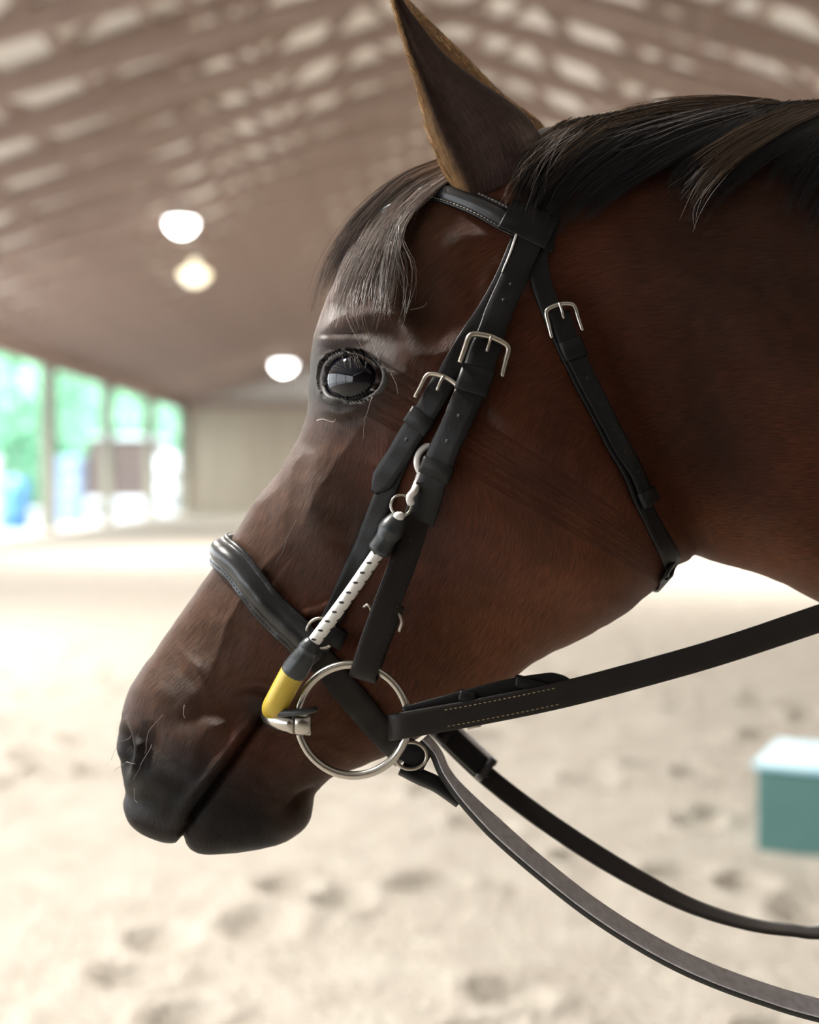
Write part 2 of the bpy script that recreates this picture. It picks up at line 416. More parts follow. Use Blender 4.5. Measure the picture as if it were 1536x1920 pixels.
def near_ear_col(v, k, p):
    a = (1-math.cos(2*math.pi*k))/2
    dk = np.array((.04, .021, .017)); go = np.array((.3, .17, .07))
    kk = max(0, 1-a/.13)**.7 if k < .5 else .8
    pale = np.array((.12, .085, .07))
    c = dk*(1-kk)+go*kk
    if k < .5:
        q = math.exp(-((a-.86)/.1)**2)*max(0, 1-abs(v-.16)/.12); c = c*(1-q)+pale*q  # highlight along the ear crease, put into the colour
        q = math.exp(-((a-.3)/.1)**2)*max(0, min(1, (v-.45)*4)); c = c*(1-.7*q)+pale*.7*q
    return tuple(c*(1+.2*random.uniform(-1, 1)))
def far_ear_col(v, k, p):  # backlight put into the colour: paler than the near ear
    return tuple(np.array((.17, .092, .042))*(1+.25*random.uniform(-1, 1)))
EAR_L = [(868,388),(836,330),(822,300),(806,262),(791,205),(779,155),(765,108),(748,50),(735,0),(727,-42),(724,-60)]
EAR_R = [(1010,330),(1022,290),(1014,256),(985,216),(934,176),(898,152),(837,105),(795,55),(762,10),(736,-40),(726,-61)]
ear(EAR_L, EAR_R, .953, -.012, .17, near_ear_col, .14)
FAR_L = [(870,380),(850,320),(836,270),(825,215),(812,160),(795,105),(780,55),(758,5),(742,-30),(734,-48)]
FAR_R = [(1030,320),(1032,275),(1022,240),(990,211),(948,180),(905,138),(852,83),(805,38),(768,0),(742,-36),(735,-49)]
ear(FAR_L, FAR_R, 1.045, -.02, .2, far_ear_col, 0)
# legs below the trunk
def limb(path):
    rows = []
    for x, y, z, rx, ry in [tuple(q) for q in catmull(path, 40)]:
        rows.append([V((x+rx*math.cos(a), y+ry*math.sin(a), z)) for a in [2*math.pi*k/20 for k in range(20)]])
    body_extra(rows, lambda v, k, p: (.06, .025, .012) if p[2] > .75 else ((.012, .01, .01) if p[2] > .09 else (.05, .045, .04)))
for sy in (-1, 1):
    limb([(.92, 1+.13*sy, 1.15, .14, .09), (.9, 1+.14*sy, .85, .09, .075), (.9, 1+.14*sy, .6, .055, .05), (.9, 1+.14*sy, .5, .052, .05), (.9, 1+.14*sy, .36, .032, .03), (.9, 1+.14*sy, .18, .04, .036), (.88, 1+.14*sy, .1, .032, .032), (.87, 1+.14*sy, .06, .05, .05), (.86, 1+.14*sy, 0, .068, .062)])
    limb([(2.15, 1+.14*sy, 1.15, .22, .12), (2.1, 1+.15*sy, .9, .14, .09), (2.22, 1+.15*sy, .68, .075, .06), (2.3, 1+.15*sy, .56, .06, .05), (2.29, 1+.15*sy, .38, .037, .034), (2.29, 1+.15*sy, .18, .042, .037), (2.26, 1+.15*sy, .1, .033, .033), (2.25, 1+.15*sy, .06, .052, .05), (2.24, 1+.15*sy, 0, .068, .062)])
horse = hb.build('horse', COAT)
me = horse.data
at = me.attributes.new('coat', 'FLOAT_COLOR', 'POINT')
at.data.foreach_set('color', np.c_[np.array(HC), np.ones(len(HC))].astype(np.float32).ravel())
uvl = me.uv_layers.new(name='UVMap')
li = np.zeros(len(me.loops), dtype=np.int32); me.loops.foreach_get('vertex_index', li)
uvl.data.foreach_set('uv', np.array(UVV, np.float32)[li].ravel())
tag(horse, 'dark bay horse with black muzzle, head in profile facing left, wearing a bridle', 'horse')

# ------------------------------------------------------------------ surface queries
CAM = V((0, 0, CAMH))
def surf(x, y, lift=0.0):
    d = (P(x, y, 1)-CAM).normalized()
    loc, n, i, dist = BVH.ray_cast(CAM, d)
    if loc is None:
        p = P(x, y, YM-.012); loc, n, i, dist = BVH.find_nearest(p)
        if lift: return p+V((0, -lift, 0)), n
        return p, n
    return loc+n*lift, n
def depth(x, y, fallback=YM-.012):
    d = (P(x, y, 1)-CAM).normalized()
    loc, n, i, dist = BVH.ray_cast(CAM, d)
    return loc.y if loc is not None else fallback

def uth(x, y):
    """section and angle of the near side skin under a sight line"""
    m = NTH//2+1
    qx = CX+POS[:, :m, 0]/POS[:, :m, 1]*FPX; qy = CY-(POS[:, :m, 2]-CAMH)/POS[:, :m, 1]*FPX
    k = int(np.argmin((qx-x)**2+(qy-y)**2)); return k//m, k % m
def around(x, y, x0, y0, n=6):
    """points over the skin from the midline at x0, y0 round to x, y"""
    i0, _ = uth(x0, y0); i1, j1 = uth(x, y); out = []
    for k in range(n):
        f = k/n; i = i0+(i1-i0)*f**1.3; j = j1*f
        a = int(i); b = min(a+1, NS-1); c_ = int(j); d_ = c_+1
        p = (POS[a, c_]*(1-(j-c_))+POS[a, d_]*(j-c_))*(1-(i-a))+(POS[b, c_]*(1-(j-c_))+POS[b, d_]*(j-c_))*(i-a)
        out.append(V(p))
    return out
# ------------------------------------------------------------------ straps
FLAT = [(-1, 0), (-1, .75), (-.93, .98), (-.5, 1.02), (0, 1.04), (.5, 1.02), (.93, .98), (1, .75), (1, 0), (.5, 0), (0, 0), (-.5, 0)]
ROLL = [(-1, 0), (-1, .8), (-.9, 1.0), (-.74, .95), (-.66, 1.0), (-.5, 1.9), (-.25, 2.5), (0, 2.7), (.25, 2.5), (.5, 1.9), (.66, 1.0), (.74, .95), (.9, 1.0), (1, .8), (1, 0), (.5, 0), (0, 0), (-.5, 0)]
class Strap:
    """a leather strap along a path; frames are kept so that stitches, holes, keepers and buckles can be set on it"""
    def __init__(s, pts, width, thick, normals=None, n=90, lift=.0008, hug=True, relax=8, prof=FLAT, wide=None):
        if normals is not None and len(normals) > 1:
            c6 = catmull([tuple(p)+tuple(.0001*k for k in V(q).normalized()) for p, q in zip(pts, normals)], n)
            c = [V(p[:3]) for p in c6]; N = [V(p[3:]).normalized() for p in c6]
        else:
            c = [V(p) for p in catmull(pts, n)]
        if normals is not None:
            if len(normals) == 1: N = [V(normals[0]).normalized()]*n
        else:
            N = []
            for p in c:
                loc, nn, _, _ = BVH.find_nearest(p); N.append(nn)
            N = [V(q).normalized() for q in smooth_seq(N, relax)]
        W = [width(i/(n-1)) if callable(width) else width for i in range(n)]
        T = [(c[min(i+1, n-1)]-c[max(i-1, 0)]).normalized() for i in range(n)]
        N = [(N[i]-T[i]*N[i].dot(T[i])).normalized() for i in range(n)]
        D = [T[i].cross(N[i]).normalized() for i in range(n)]
        if hug:
            off = []
            for i in range(n):
                need = -1
                for a in (-1, -.5, 0, .5, 1):
                    e = c[i]+D[i]*(a*W[i]/2); loc, nn, _, _ = BVH.find_nearest(e)
                    need = max(need, lift-(e-loc).dot(nn))
                off.append(max(min(need, .03), -.01))
            o2 = smooth_seq(off, relax)
            o2 = np.maximum(o2, np.array(off)*.85+o2*.15)
            o2 = smooth_seq(o2, 3)
            c = [c[i]+N[i]*float(o2[i]) for i in range(n)]
        s.c, s.N, s.T, s.D, s.W, s.n, s.th, s.prof = c, N, T, D, W, n, thick, prof
    def at(s, q):
        f = q*(s.n-1); i = min(int(f), s.n-2); k = f-i
        return s.c[i].lerp(s.c[i+1], k), s.T[i].lerp(s.T[i+1], k).normalized(), s.D[i].lerp(s.D[i+1], k).normalized(), s.N[i].lerp(s.N[i+1], k).normalized(), s.W[i]
    def mesh(s, mb, q0=0, q1=1, mat=0, lift=0, grow=0, thick=None, tip=0, crown=0):
        m = max(2, int((q1-q0)*s.n)); rows = []; th_ = thick or s.th
        for i in range(m+1):
            q = q0+(q1-q0)*i/m; c, T, D, N, W = s.at(min(q, .9999))
            w = W/2+grow
            if tip and q > q1-tip: w *= max(.35, math.sqrt(max(0, (q1-q)/tip))) if tip > 0 else 1
            rows.append([c+D*(a*w)+N*(lift+h*th_) for a, h in s.prof])
        mb.grid(rows, mat=mat, cap0=True, cap1=True)
    def stitches(s, mb, mat, a=.8, q0=0, q1=1, step=.004, lift=0, size=(.0013, .00035)):
        L = sum((s.c[i+1]-s.c[i]).length for i in range(s.n-1)); k = max(2, int(L*(q1-q0)/step))
        h = float(np.interp(abs(a), [0, .5, .66, .9, 1], [1.04, 1.02, 1.0, 1, .8])) if s.prof is FLAT else 1.0
        for i in range(k):
            c, T, D, N, W = s.at(q0+(q1-q0)*(i+.5)/k)
            p = c+D*(a*W/2)+N*(lift+h*s.th+.0001)
            mb.ell(p, (T*size[0], D*size[1], N*size[1]), mat, 4, 6)
    def holes(s, mb, mat, qs, r=.0016, lift=0):
        for q in qs:
            c, T, D, N, W = s.at(q); p = c+N*(lift+s.th*1.04)
            mb.ell(p, (T*r*1.2, D*r, N*.0004), mat, 4, 12)
    def keeper(s, q, length=.012, lift=0, th_=None):
        """a leather loop around the strap"""
        mb = MB(); c, T, D, N, W = s.at(q); th_ = th_ or s.th; rows = []
        w = W/2+.0012
        for k in (-1, -.92, 0, .92, 1):
            e = 1 if abs(k) < .95 else .6
            cc = c+T*(k*length/2)
            top = lift+th_*1.1
            rows.append([cc+D*(a*w)+N*h for a, h in ((-1, -.0002), (-1.05, top*.6), (-1, top+.0012*e), (-.8, top+.002*e), (0, top+.0023*e), (.8, top+.002*e), (1, top+.0012*e), (1.05, top*.6), (1, -.0002), (.5, .0002), (-.5, .0002))])
        mb.grid(rows, cap0=True, cap1=True)
        return mb
    def buckle(s, q, L=.018, extra=.004, lift=0, r=.0014, flip=1):
        """metal frame open towards the strap's tail, with a pin"""
        c, T, D, N, W = s.at(q); w = W/2+extra; T = T*flip; c = c+N*(lift+s.th)
        mb = MB()
        path = [c-D*w*1.06+T*L-N*.001, c-D*w*1.02+T*L*.4, c-D*w+T*.001+N*.001, c-D*w*.8-T*.0025+N*.0016, c-T*.0042+N*.002, c+D*w*.8-T*.0025+N*.0016, c+D*w+T*.001+N*.001, c+D*w*1.02+T*L*.4, c+D*w*1.06+T*L-N*.001]
        mb.tube(catmull(path, 44), lambda q: r*(1.0+.25*math.sin(math.pi*q)), 10)
        pin = MB(); pin.tube(catmull([c-T*.0045+N*.0035, c+T*.001+N*.0038, c+T*.007+N*.0022], 8), .0011, 8)
        return mb, pin
def spath(pts, lift=0): return [surf(x, y, lift)[0] for x, y in pts]
def mir(p): return V((p[0], 2*YM-p[1], p[2]))

bridle = empty('bridle', surf(960, 420)[0], 'black leather bridle with padded noseband and browband buckled on the horse head', 'bridle')
# --- browband, round the forehead from one side to the other
near_b = around(775, 382, 692, 424)+spath([(790,368),(815,361),(865,374),(915,396),(960,420),(1003,438)])
pb = [mir(q) for q in reversed(near_b[1:])]+near_b
bb = Strap(pb, lambda q: .0198*float(np.interp(abs(q-.5), [0, .1, .2], [.5, .6, 1])), .0023, n=170, prof=ROLL, relax=10)
mb = MB(); bb.mesh(mb); bb.stitches(mb, 1, .82, .5, .95, .0028, size=(.0011, .0004)); bb.stitches(mb, 1, -.82, .5, .95, .0028, size=(.0011, .0004))
mb.build('browband', [PAD, THREAD], bridle)
# --- headpiece over the poll
near_h = spath([(1040,250),(1030,330),(1018,400),(1003,470)])
hp = Strap([mir(q) for q in reversed(near_h)]+[P(1046,246,YM)]+near_h, .026, .0022, n=120, lift=.0006)
mb = MB(); hp.mesh(mb); mb.build('headpiece', LEATHER, bridle)
lp = Strap(spath([(948,408),(985,424),(1035,446)], .004), .026, .003, n=40, lift=.0055)
mb = MB(); lp.mesh(mb); mb.build('browband_loop', LEATHER, bridle)
# --- noseband hanger (front strap)
hg = Strap(spath([(978,452),(945,530),(905,600),(868,655),(832,722),(790,795),(752,860),(722,930),(690,1010),(655,1090),(622,1160),(602,1205)]), .0155, .0024, n=140, relax=14)
mb = MB(); hg.mesh(mb); hanger = mb.build('noseband_hanger', LEATHER, bridle)
hg2 = Strap(spath([(838,712),(815,755),(785,800),(752,855),(708,922)]), .0175, .0026, n=70, lift=.0035)
mb = MB(); hg2.mesh(mb, tip=.12); hg2.holes(mb, 1, [.52], .0015); hg2.build_obj = mb.build('billet', [LEATHER, EDGE], bridle)
k = hg2.keeper(.36, .013).build('keeper', LEATHER, bridle)
b1, p1 = hg2.buckle(.06, .017, .0035, lift=.001)
bo = b1.build('buckle', BRASSY, bridle); put_under(p1.build('pin', BRASSY), bo)
# --- cheekpiece
cp = Strap(spath([(995,452),(975,500),(948,560),(922,618),(905,660),(888,715),(862,785),(832,850),(812,910)]), .0195, .0026, n=130, lift=.0042, relax=14)
mb = MB(); cp.mesh(mb, 0, .97); cp.holes(mb, 1, [.2, .27], .0013); mb.build('cheekpiece', [LEATHER, EDGE], bridle)
cp2 = Strap(spath([(912,648),(893,712),(868,780),(838,850),(812,920),(795,975)]), .0205, .0026, n=90, lift=.0072, relax=14)
mb = MB(); cp2.mesh(mb, 0, .99); cp2.holes(mb, 1, [.42, .55], .0014); mb.build('billet', [LEATHER, EDGE], bridle)
cp2.keeper(.23, .02).build('keeper', LEATHER, bridle); cp2.keeper(.7, .012).build('keeper', LEATHER, bridle)
b1, p1 = cp2.buckle(.015, .02, .0045, lift=.001, r=.0017)
bo = b1.build('buckle', BRASSY, bridle); put_under(p1.build('pin', BRASSY), bo)
RY = .916            # the bit ring stands this far from the lens
lo = Strap(spath([(812,905),(790,960)], .006)+[P(757,1050,.905), P(727,1130,.903), P(700,1205,.903), P(684,1256,.904), P(681,1268,.909), P(686,1262,.921), P(700,1222,.924), P(735,1130,.922)],
           .0192, .0027, normals=[(0, -1, 0)]*5+[(-.1, -1, -.1), (-.3, -.35, -.9), (.1, 1, -.3), (0, 1, 0), (0, 1, 0)], n=130, hug=False)
mb = MB(); lo.mesh(mb)
lo.stitches(mb, 1, .78, .3, .6, .0045); lo.stitches(mb, 1, -.78, .3, .6, .0045); lo.holes(mb, 1, [.2], .0012)
mb.build('cheekpiece_bit_loop', [LEATHER_B, EDGE], bridle)
mb = MB()
for x, y in ((692,1150),(748,1166)):
    c = P(x, y, .905); mb.tube(catmull([c+V((-.004, .002, .004)), c+V((-.0005, -.001, .006)), c+V((.002, -.001, 0)), c+V((0, 0, -.007))], 14), .0011, 8)
mb.build('hook_stud', BRASSY, bridle)
# thin pale edge showing beside the cheekpiece
ed = spath([(967,447),(956,480),(941,517)], .0075)
mb = MB(); mb.tube(catmull(ed, 12), lambda q: .0009*(1.1-.5*q), 8); mb.build('pale_edge', mat('pale_strip', (.75, .73, .7), .5), bridle)
# --- throatlatch
tl = Strap(spath([(1006,452),(1012,520),(1035,590),(1062,655),(1100,735),(1140,815),(1178,890),(1205,950),(1236,1008),(1258,1056)])+[P(1268,1082,.945), P(1263,1102,.97), P(1248,1106,1.0), P(1228,1086,1.05)], .0148, .0024, n=170, lift=.001, relax=10)
mb = MB(); tl.mesh(mb, 0, .97); mb.build('throatlatch', LEATHER, bridle)
tl2 = Strap(spath([(1046,590),(1067,655),(1106,738),(1146,818),(1184,890),(1212,952)]), .0150, .0025, n=90, lift=.0042)
mb = MB(); tl2.mesh(mb, 0, .999, tip=.05); tl2.holes(mb, 1, [.34, .47, .6, .72, .83], .0013); mb.build('billet', [LEATHER, EDGE], bridle)
tl2.keeper(.19, .015).build('keeper', LEATHER, bridle); tl2.keeper(.955, .011).build('keeper', LEATHER, bridle)
b1, p1 = tl2.buckle(.0, .018, .0035, lift=.001)
bo = b1.build('buckle', STEEL, bridle); put_under(p1.build('pin', STEEL), bo)
# --- noseband
near_n = around(448, 1060, 413, 1030, 5)+spath([(452,1066),(480,1103),(515,1147),(565,1195),(600,1232),(640,1280),(690,1340),(735,1390)])
chin = [P(768,1432,YM-.02), P(772,1436,YM), P(768,1432,YM+.02)]
nb = Strap([mir(q) for q in reversed(near_n[1:9])]+near_n[:10], .0255, .0032, n=150, prof=ROLL, relax=16, lift=.002)
mb = MB(); nb.mesh(mb)
nb.stitches(mb, 1, .82, .45, .98, .0035, size=(.0011, .0003)); nb.stitches(mb, 1, -.82, .45, .98, .0035, size=(.0011, .0003))
mb.build('noseband', [PAD, EDGE], bridle)
nk = Strap(near_n[8:]+chin+[mir(q) for q in reversed(near_n[8:])], .021, .0028, n=150, lift=.0006, relax=6)
mb = MB(); nk.mesh(mb); mb.build('noseband_chin_strap', LEATHER_B, bridle)
c = surf(604, 1186, .006)[0]; mb = MB()
mb.tube([c+V((.011*math.cos(a), -.002*math.cos(a), .011*math.sin(a))) for a in [2*math.pi*k/28 for k in range(28)]], .0014, 8, closed=True)
mb.build('noseband_ring', BRASSY, bridle)
kp = Strap(spath([(640,1150),(628,1180),(612,1212)], .004), .018, .003, n=20, lift=.004)
kp.keeper(.6, .014).build('keeper', LEATHER, bridle)
mb = MB(); c = P(775,1412,.955)
mb.box((-.012, -.006, -.008), (.012, .006, .008), 0, Matrix.Translation(c) @ Matrix.Rotation(.5, 4, 'Y'))
mb.tube([c+V((.012*math.cos(a)-.002, -.009, .010*math.sin(a))) for a in [2*math.pi*k/20 for k in range(20)]], .0015, 8, closed=True, mat=1)
mb.build('chin_buckle', [LEATHER, BRASSY], bridle, bevel=.002)

# ------------------------------------------------------------------ bit
bit = empty('snaffle_bit', P(661, 1350, RY), 'silver loose ring snaffle bit at the corner of the horse mouth', 'bit')
def ring(cy_, c):
    mb = MB(); R = 104/FPX*RY
    mb.tube([c+V((R*math.cos(a), -.004*math.cos(a), R*math.sin(a))) for a in [2*math.pi*k/96 for k in range(96)]], .0031, 14, closed=True)
    return mb
cr = P(661, 1350, RY)
ring(0, cr).build('ring', STEEL, bit); ring(0, mir(cr)).build('ring', STEEL, bit)
mb = MB()
for s_ in (0, 1):
    f = (lambda p: p) if s_ == 0 else mir
    a = P(564, 1357, RY); 
    rows = []
    for k, (dx, w, h) in enumerate(((.0075, .0045, .0075), (.0068, .0058, .0085), (-.0035, .0058, .0085), (-.0048, .0045, .0072))):
        rows.append([f(a+V((dx, w*math.cos(q)**1, 0))+V((0, 0, h*math.sin(q)))+V((0, .001, 0))) for q in [2*math.pi*i/20 for i in range(20)]])
    mb.grid(rows, cap0=True, cap1=True)
    pts = [a+V((-.004, .001, 0)), a+V((-.012, .004, .0005)), a+V((-.021, .014, .001)), V((a.x-.026, .955, a.z+.002)), V((a.x-.022, 1.0, a.z+.004))]
    mb.tube([f(V(q)) for q in catmull(pts, 26)], lambda q: .0035*(1-q)**.8+.0042, 14)
mb.build('mouthpiece', STEEL, bit)

# ------------------------------------------------------------------ elastic bit lifter
cord = empty('elastic_cord', P(650, 1120, .9), 'white flecked elastic cord with black sleeves and yellow end beside the cheekpiece', 'cord')
def C(x, y, Y=None): return surf(x, y)[0]+V((0, -.014, 0)) if Y is None else P(x, y, Y)
A0 = P(747, 972, .898); A1 = P(712, 1032, .899); A2 = P(582, 1212, .906); A3 = P(549, 1262, .911); A4 = P(517, 1322, .92)
mb = MB(); path = catmull([A1, P(648,1124,.899), A2], 70); mb.tube(path, .0047, 16)
for i in range(10):
    for k, off in ((0, 0.0), (1, .5)):
        q = (i+.35+off*.9)/10.2
        if q > .99: continue
        j = q*(len(path)-1); i0 = min(int(j), len(path)-2); p = V(path[i0]).lerp(V(path[i0+1]), j-i0); T = (V(path[i0+1])-V(path[i0])).normalized()
        N0 = V((0, -1, 0)); N0 = (N0-T*N0.dot(T)).normalized(); D = T.cross(N0)
        ang = .25 if k == 0 else -1.25
        n = N0*math.cos(ang)+D*math.sin(ang)*1; d = T.cross(n)
        mb.ell(p+n*.0046, ((d*.85+T*.5).normalized()*.0021, (T*.85-d*.5).normalized()*.0009, n*.0004), 1, 4, 8)
mb.build('flecked_cord', [CORD, DASH], cord)
mb = MB(); mb.tube(catmull([P(752,966,.899), A0, P(735,990,.897), P(722,1014,.898), P(708,1037,.899)], 40), lambda q: float(np.interp(q, [0, .12, .3, .42, .6, .72, .92, 1], [.0045, .0068, .0086, .0092, .0078, .0079, .0085, .0066])), 18); mb.build('upper_sleeve', RUBBER, cord)
mb = MB(); mb.tube(catmull([P(590,1201,.905), A2, P(566,1237,.908), A3], 40), lambda q: float(np.interp(q, [0, .1, .25, .35, .6, .9, 1], [.0052, .0066, .0078, .0074, .0088, .0096, .0092])), 18); mb.build('lower_sleeve', RUBBER, cord)
mb = MB(); mb.tube(catmull([P(552,1257,.9105), P(534,1290,.914), A4, P(510,1332,.935)], 24), lambda q: float(np.interp(q, [0, .7, .92, 1], [.0092, .0091, .008, .004])), 18); mb.build('yellow_end', YELLOW, cord)
mb = MB(); mb.tube(catmull([P(505,1338,.935), P(520,1337,.918), P(552,1336,.909), P(578,1333,.907), P(592,1330,.911)], 24), lambda q: .0036*(1-.45*q), 10); mb.build('dark_loop', RUBBER, cord)
mb = MB(); c = P(752,948,.897)
mb.tube([c+V((.0071*math.cos(a), .002*math.sin(a), .0074*math.sin(a))) for a in [2*math.pi*k/30 for k in range(30)]], .001, 8, closed=True); mb.build('split_ring', STEEL, cord)
mb = MB(); mb.ell(P(748,968,.893), (V((.0042, 0, 0)), V((0, .0035, 0)), V((0, 0, .0034))), 0, 8, 14); mb.build('end_knob', WHITEP, cord)
mb = MB(); c = P(815,866,.903)
mb.tube([c+V((.0125*math.cos(a), .004+.003*math.cos(a), .0125*math.sin(a))) for a in np.linspace(.7, 5.2, 30)], .0024, 12)
mb.tube(catmull([P(790,885,.905), P(783,905,.906), P(776,922,.896), P(768,932,.895), P(771,945,.897)], 16), .0027, 12)
mb.build('hook', WHITEP, cord)

# ------------------------------------------------------------------ reins
rein = empty('leather_rein', P(900, 1330, .9), 'broad dark brown stitched leather rein running from the bit ring up to the right', 'rein')
pr = [P(812,1352,.932), P(775,1358,.93), P(744,1364,.925), P(736,1364,.916), P(744,1362,.904), P(800,1352,.901), P(900,1334,.899), P(1050,1303,.897), P(1200,1264,.894), P(1350,1221,.889), P(1540,1158,.88), P(1800,1070,.86), P(2300,900,.84)]
rn = [(0, 1, 0), (0, 1, 0), (-.5, .8, 0), (-1, 0, 0), (-.4, -.9, 0)]+[(0, -1, .05)]*8
r1 = Strap(pr, .0185, .0026, normals=rn, n=220, hug=False)
mb = MB(); r1.mesh(mb)
L1 = [r1.c[i] for i in range(220)]
def q_at(st, x):
    k = [i for i in range(st.n) if st.c[i].y < .91 and proj(st.c[i])[0] >= x][0]; return k/(st.n-1)
qa, qb = q_at(r1, 832), q_at(r1, 1042)
for a in (-.62, .62): r1.stitches(mb, 1, a, qa, qb, .0034, size=(.0011, .00032))
mb.build('strap', [LEATHER_B, THREADY], rein)
r1b = Strap([P(760,1346,.908), P(860,1319,.906), P(960,1294,.905), P(1040,1282,.904), P(1075,1282,.902)], .0165, .0026, normals=[(0, -1, .05)], n=60, hug=False)
mb = MB(); r1b.mesh(mb, tip=.12); mb.build('billet', LEATHER, rein)
for x, y in ((876,1306),(995,1282)):
    mb = MB(); c = P(x, y, .902); M = Matrix.Translation(c) @ Matrix.Rotation(.23, 4, 'Y')
    mb.box((-.006 if x < 900 else -.011, -.004, -.004), (.006 if x < 900 else .011, .008, .0035), 0, M); mb.build('keeper', LEATHER, rein, bevel=.0015)
mb = MB(); mb.bar(P(875,1363,.902), P(902,1357,.902), .006, .0035, 0); mb.build('hook_stud', BRASSY, rein, bevel=.001)

# the far side rein, hanging slack below the jaw
fr = empty('hanging_rein', P(860, 1400, 1.07), 'slack dark rein curving below the jaw, the upper of two hanging straps', 'rein')
pts = [P(772,1300,1.07), P(805,1350,1.07), P(850,1397,1.07), P(915,1458,1.068), P(1000,1524,1.064), P(1100,1592,1.06), P(1200,1652,1.055), P(1300,1702,1.05), P(1400,1734,1.046), P(1480,1746,1.043), P(1560,1748,1.04), P(1800,1700,1.03), P(2300,1300,1.0)]
nn = [(.3, -1, .5)]*3+[(.3, -1, .55), (.3, -1, .55), (.3, -1, .6), (.3, -.9, .9), (.3, -.6, 1.2), (.2, -.35, 1.3), (.1, -.25, 1.3), (0, -.25, 1.3), (0, -.3, 1), (0, -.3, 1)]
r2 = Strap(pts, .0172, .0028, normals=nn, n=200, hug=False)
mb = MB(); r2.mesh(mb); mb.build('strap', LEATHER_B, fr)
r2b = Strap([p+V((.0015, -.006, .003)) for p in pts[:4]], .0185, .0035, normals=[(.3, -1, .55)], n=50, hug=False)
mb = MB(); r2b.mesh(mb, tip=.12); mb.build('billet', LEATHER, fr)
r2c = Strap([p+V((.006, .004, .0095)) for p in pts[1:4]], .007, .003, normals=[(.6, -.5, .8)], n=40, hug=False)
mb = MB(); r2c.mesh(mb); mb.build('upper_layer', LEATHER_G, fr)
r2b.keeper(.93, .006, lift=.002).build('keeper', PAD, fr)
r2b.keeper(.45, .01, lift=.002).build('keeper', LEATHER, fr)

# the near strap from the chin, forked at its start
ns = empty('forked_strap', P(850, 1480, .95), 'forked grey topped strap hanging from the chin to the lower right', 'rein')
pts = [P(790,1388,.955), P(812,1415,.953), P(828,1450,.95), P(860,1492,.948), P(920,1553,.945), P(1000,1624,.942), P(1100,1703,.938), P(1200,1768,.934), P(1300,1820,.93), P(1420,1866,.926), P(1560,1906,.92), P(1900,1980,.9), P(2400,1900,.88)]
nn = [(1.1, -.8, .4), (1.1, -.7, .35), (1, -.7, .5), (.8, -.7, .8), (.75, -.65, .85), (.7, -.62, .9), (.65, -.6, .9), (.6, -.58, .95), (.5, -.55, 1), (.4, -.5, 1), (.3, -.5, 1), (.2, -.4, 1), (.2, -.4, 1)]
r3 = Strap(pts, lambda q: float(np.interp(q, [0, .05, .085, .12], [.009, .0095, .014, .018])), .0048, normals=nn, n=220, hug=False)
mb = MB(); r3.mesh(mb, thick=.0012, lift=.0046, mat=1); r3.mesh(mb, mat=0, thick=.0048); mb.build('strap', [EDGE, LEATHER_G], ns)
r3b = Strap([P(752,1441,.957), P(785,1458,.955), P(820,1474,.953), P(862,1503,.951)], .0115, .005, normals=[(.3, -.8, .6)], n=60, hug=False)
mb = MB(); r3b.mesh(mb); mb.build('fork', EDGE, ns)

# ------------------------------------------------------------------ eye, lids
eye_c = surf(665, 706)[0]; e3 = V((eye_c.x, eye_c.y, eye_c.z))
lidpts = []
for x, y in catmull(APERT+[APERT[0]], 73)[:-1]:
    p, n_ = surf(665+(x-665)*1.17, 707+(y-707)*1.14); lidpts.append(p)
cen_l = sum(lidpts, V())/len(lidpts)
nrm_l = V((-.3, -1, .06)).normalized()
R_E = .0262
ec = cen_l-nrm_l*(R_E*.78)
mb = MB()
ux = V((1, -.38, 0)).normalized(); uz = nrm_l.cross(ux).normalized()
mb.ell(ec, (ux*R_E*1.06, uz*R_E*.98, nrm_l*R_E), 0, 32, 48)
eye = mb.build('eye', EYE, horse)
mb = MB()
ring_pts = [V(q) for q in smooth_seq([tuple(p) for p in lidpts[-12:]+lidpts+lidpts[:12]], 8)[12:12+len(lidpts)]]
rows = []
for i, p in enumerate(ring_pts):
    out = (p-cen_l); out -= nrm_l*out.dot(nrm_l); out.normalize()
    sph = (p-ec); 
    inner = p-out*.002; inner = ec+(inner-ec).normalized()*max((inner-ec).length, R_E*1.02)
    rows.append([inner-nrm_l*.003, inner+nrm_l*.0006, p-out*.0008+nrm_l*.0012, p+out*.0006+nrm_l*.0011, p+out*.0026-nrm_l*.0002, p+out*.0045-nrm_l*.003, p+out*.003-nrm_l*.007])
mb.grid(rows, closed_u=True, closed_v=False)
mb.build('eyelids', LID, horse)

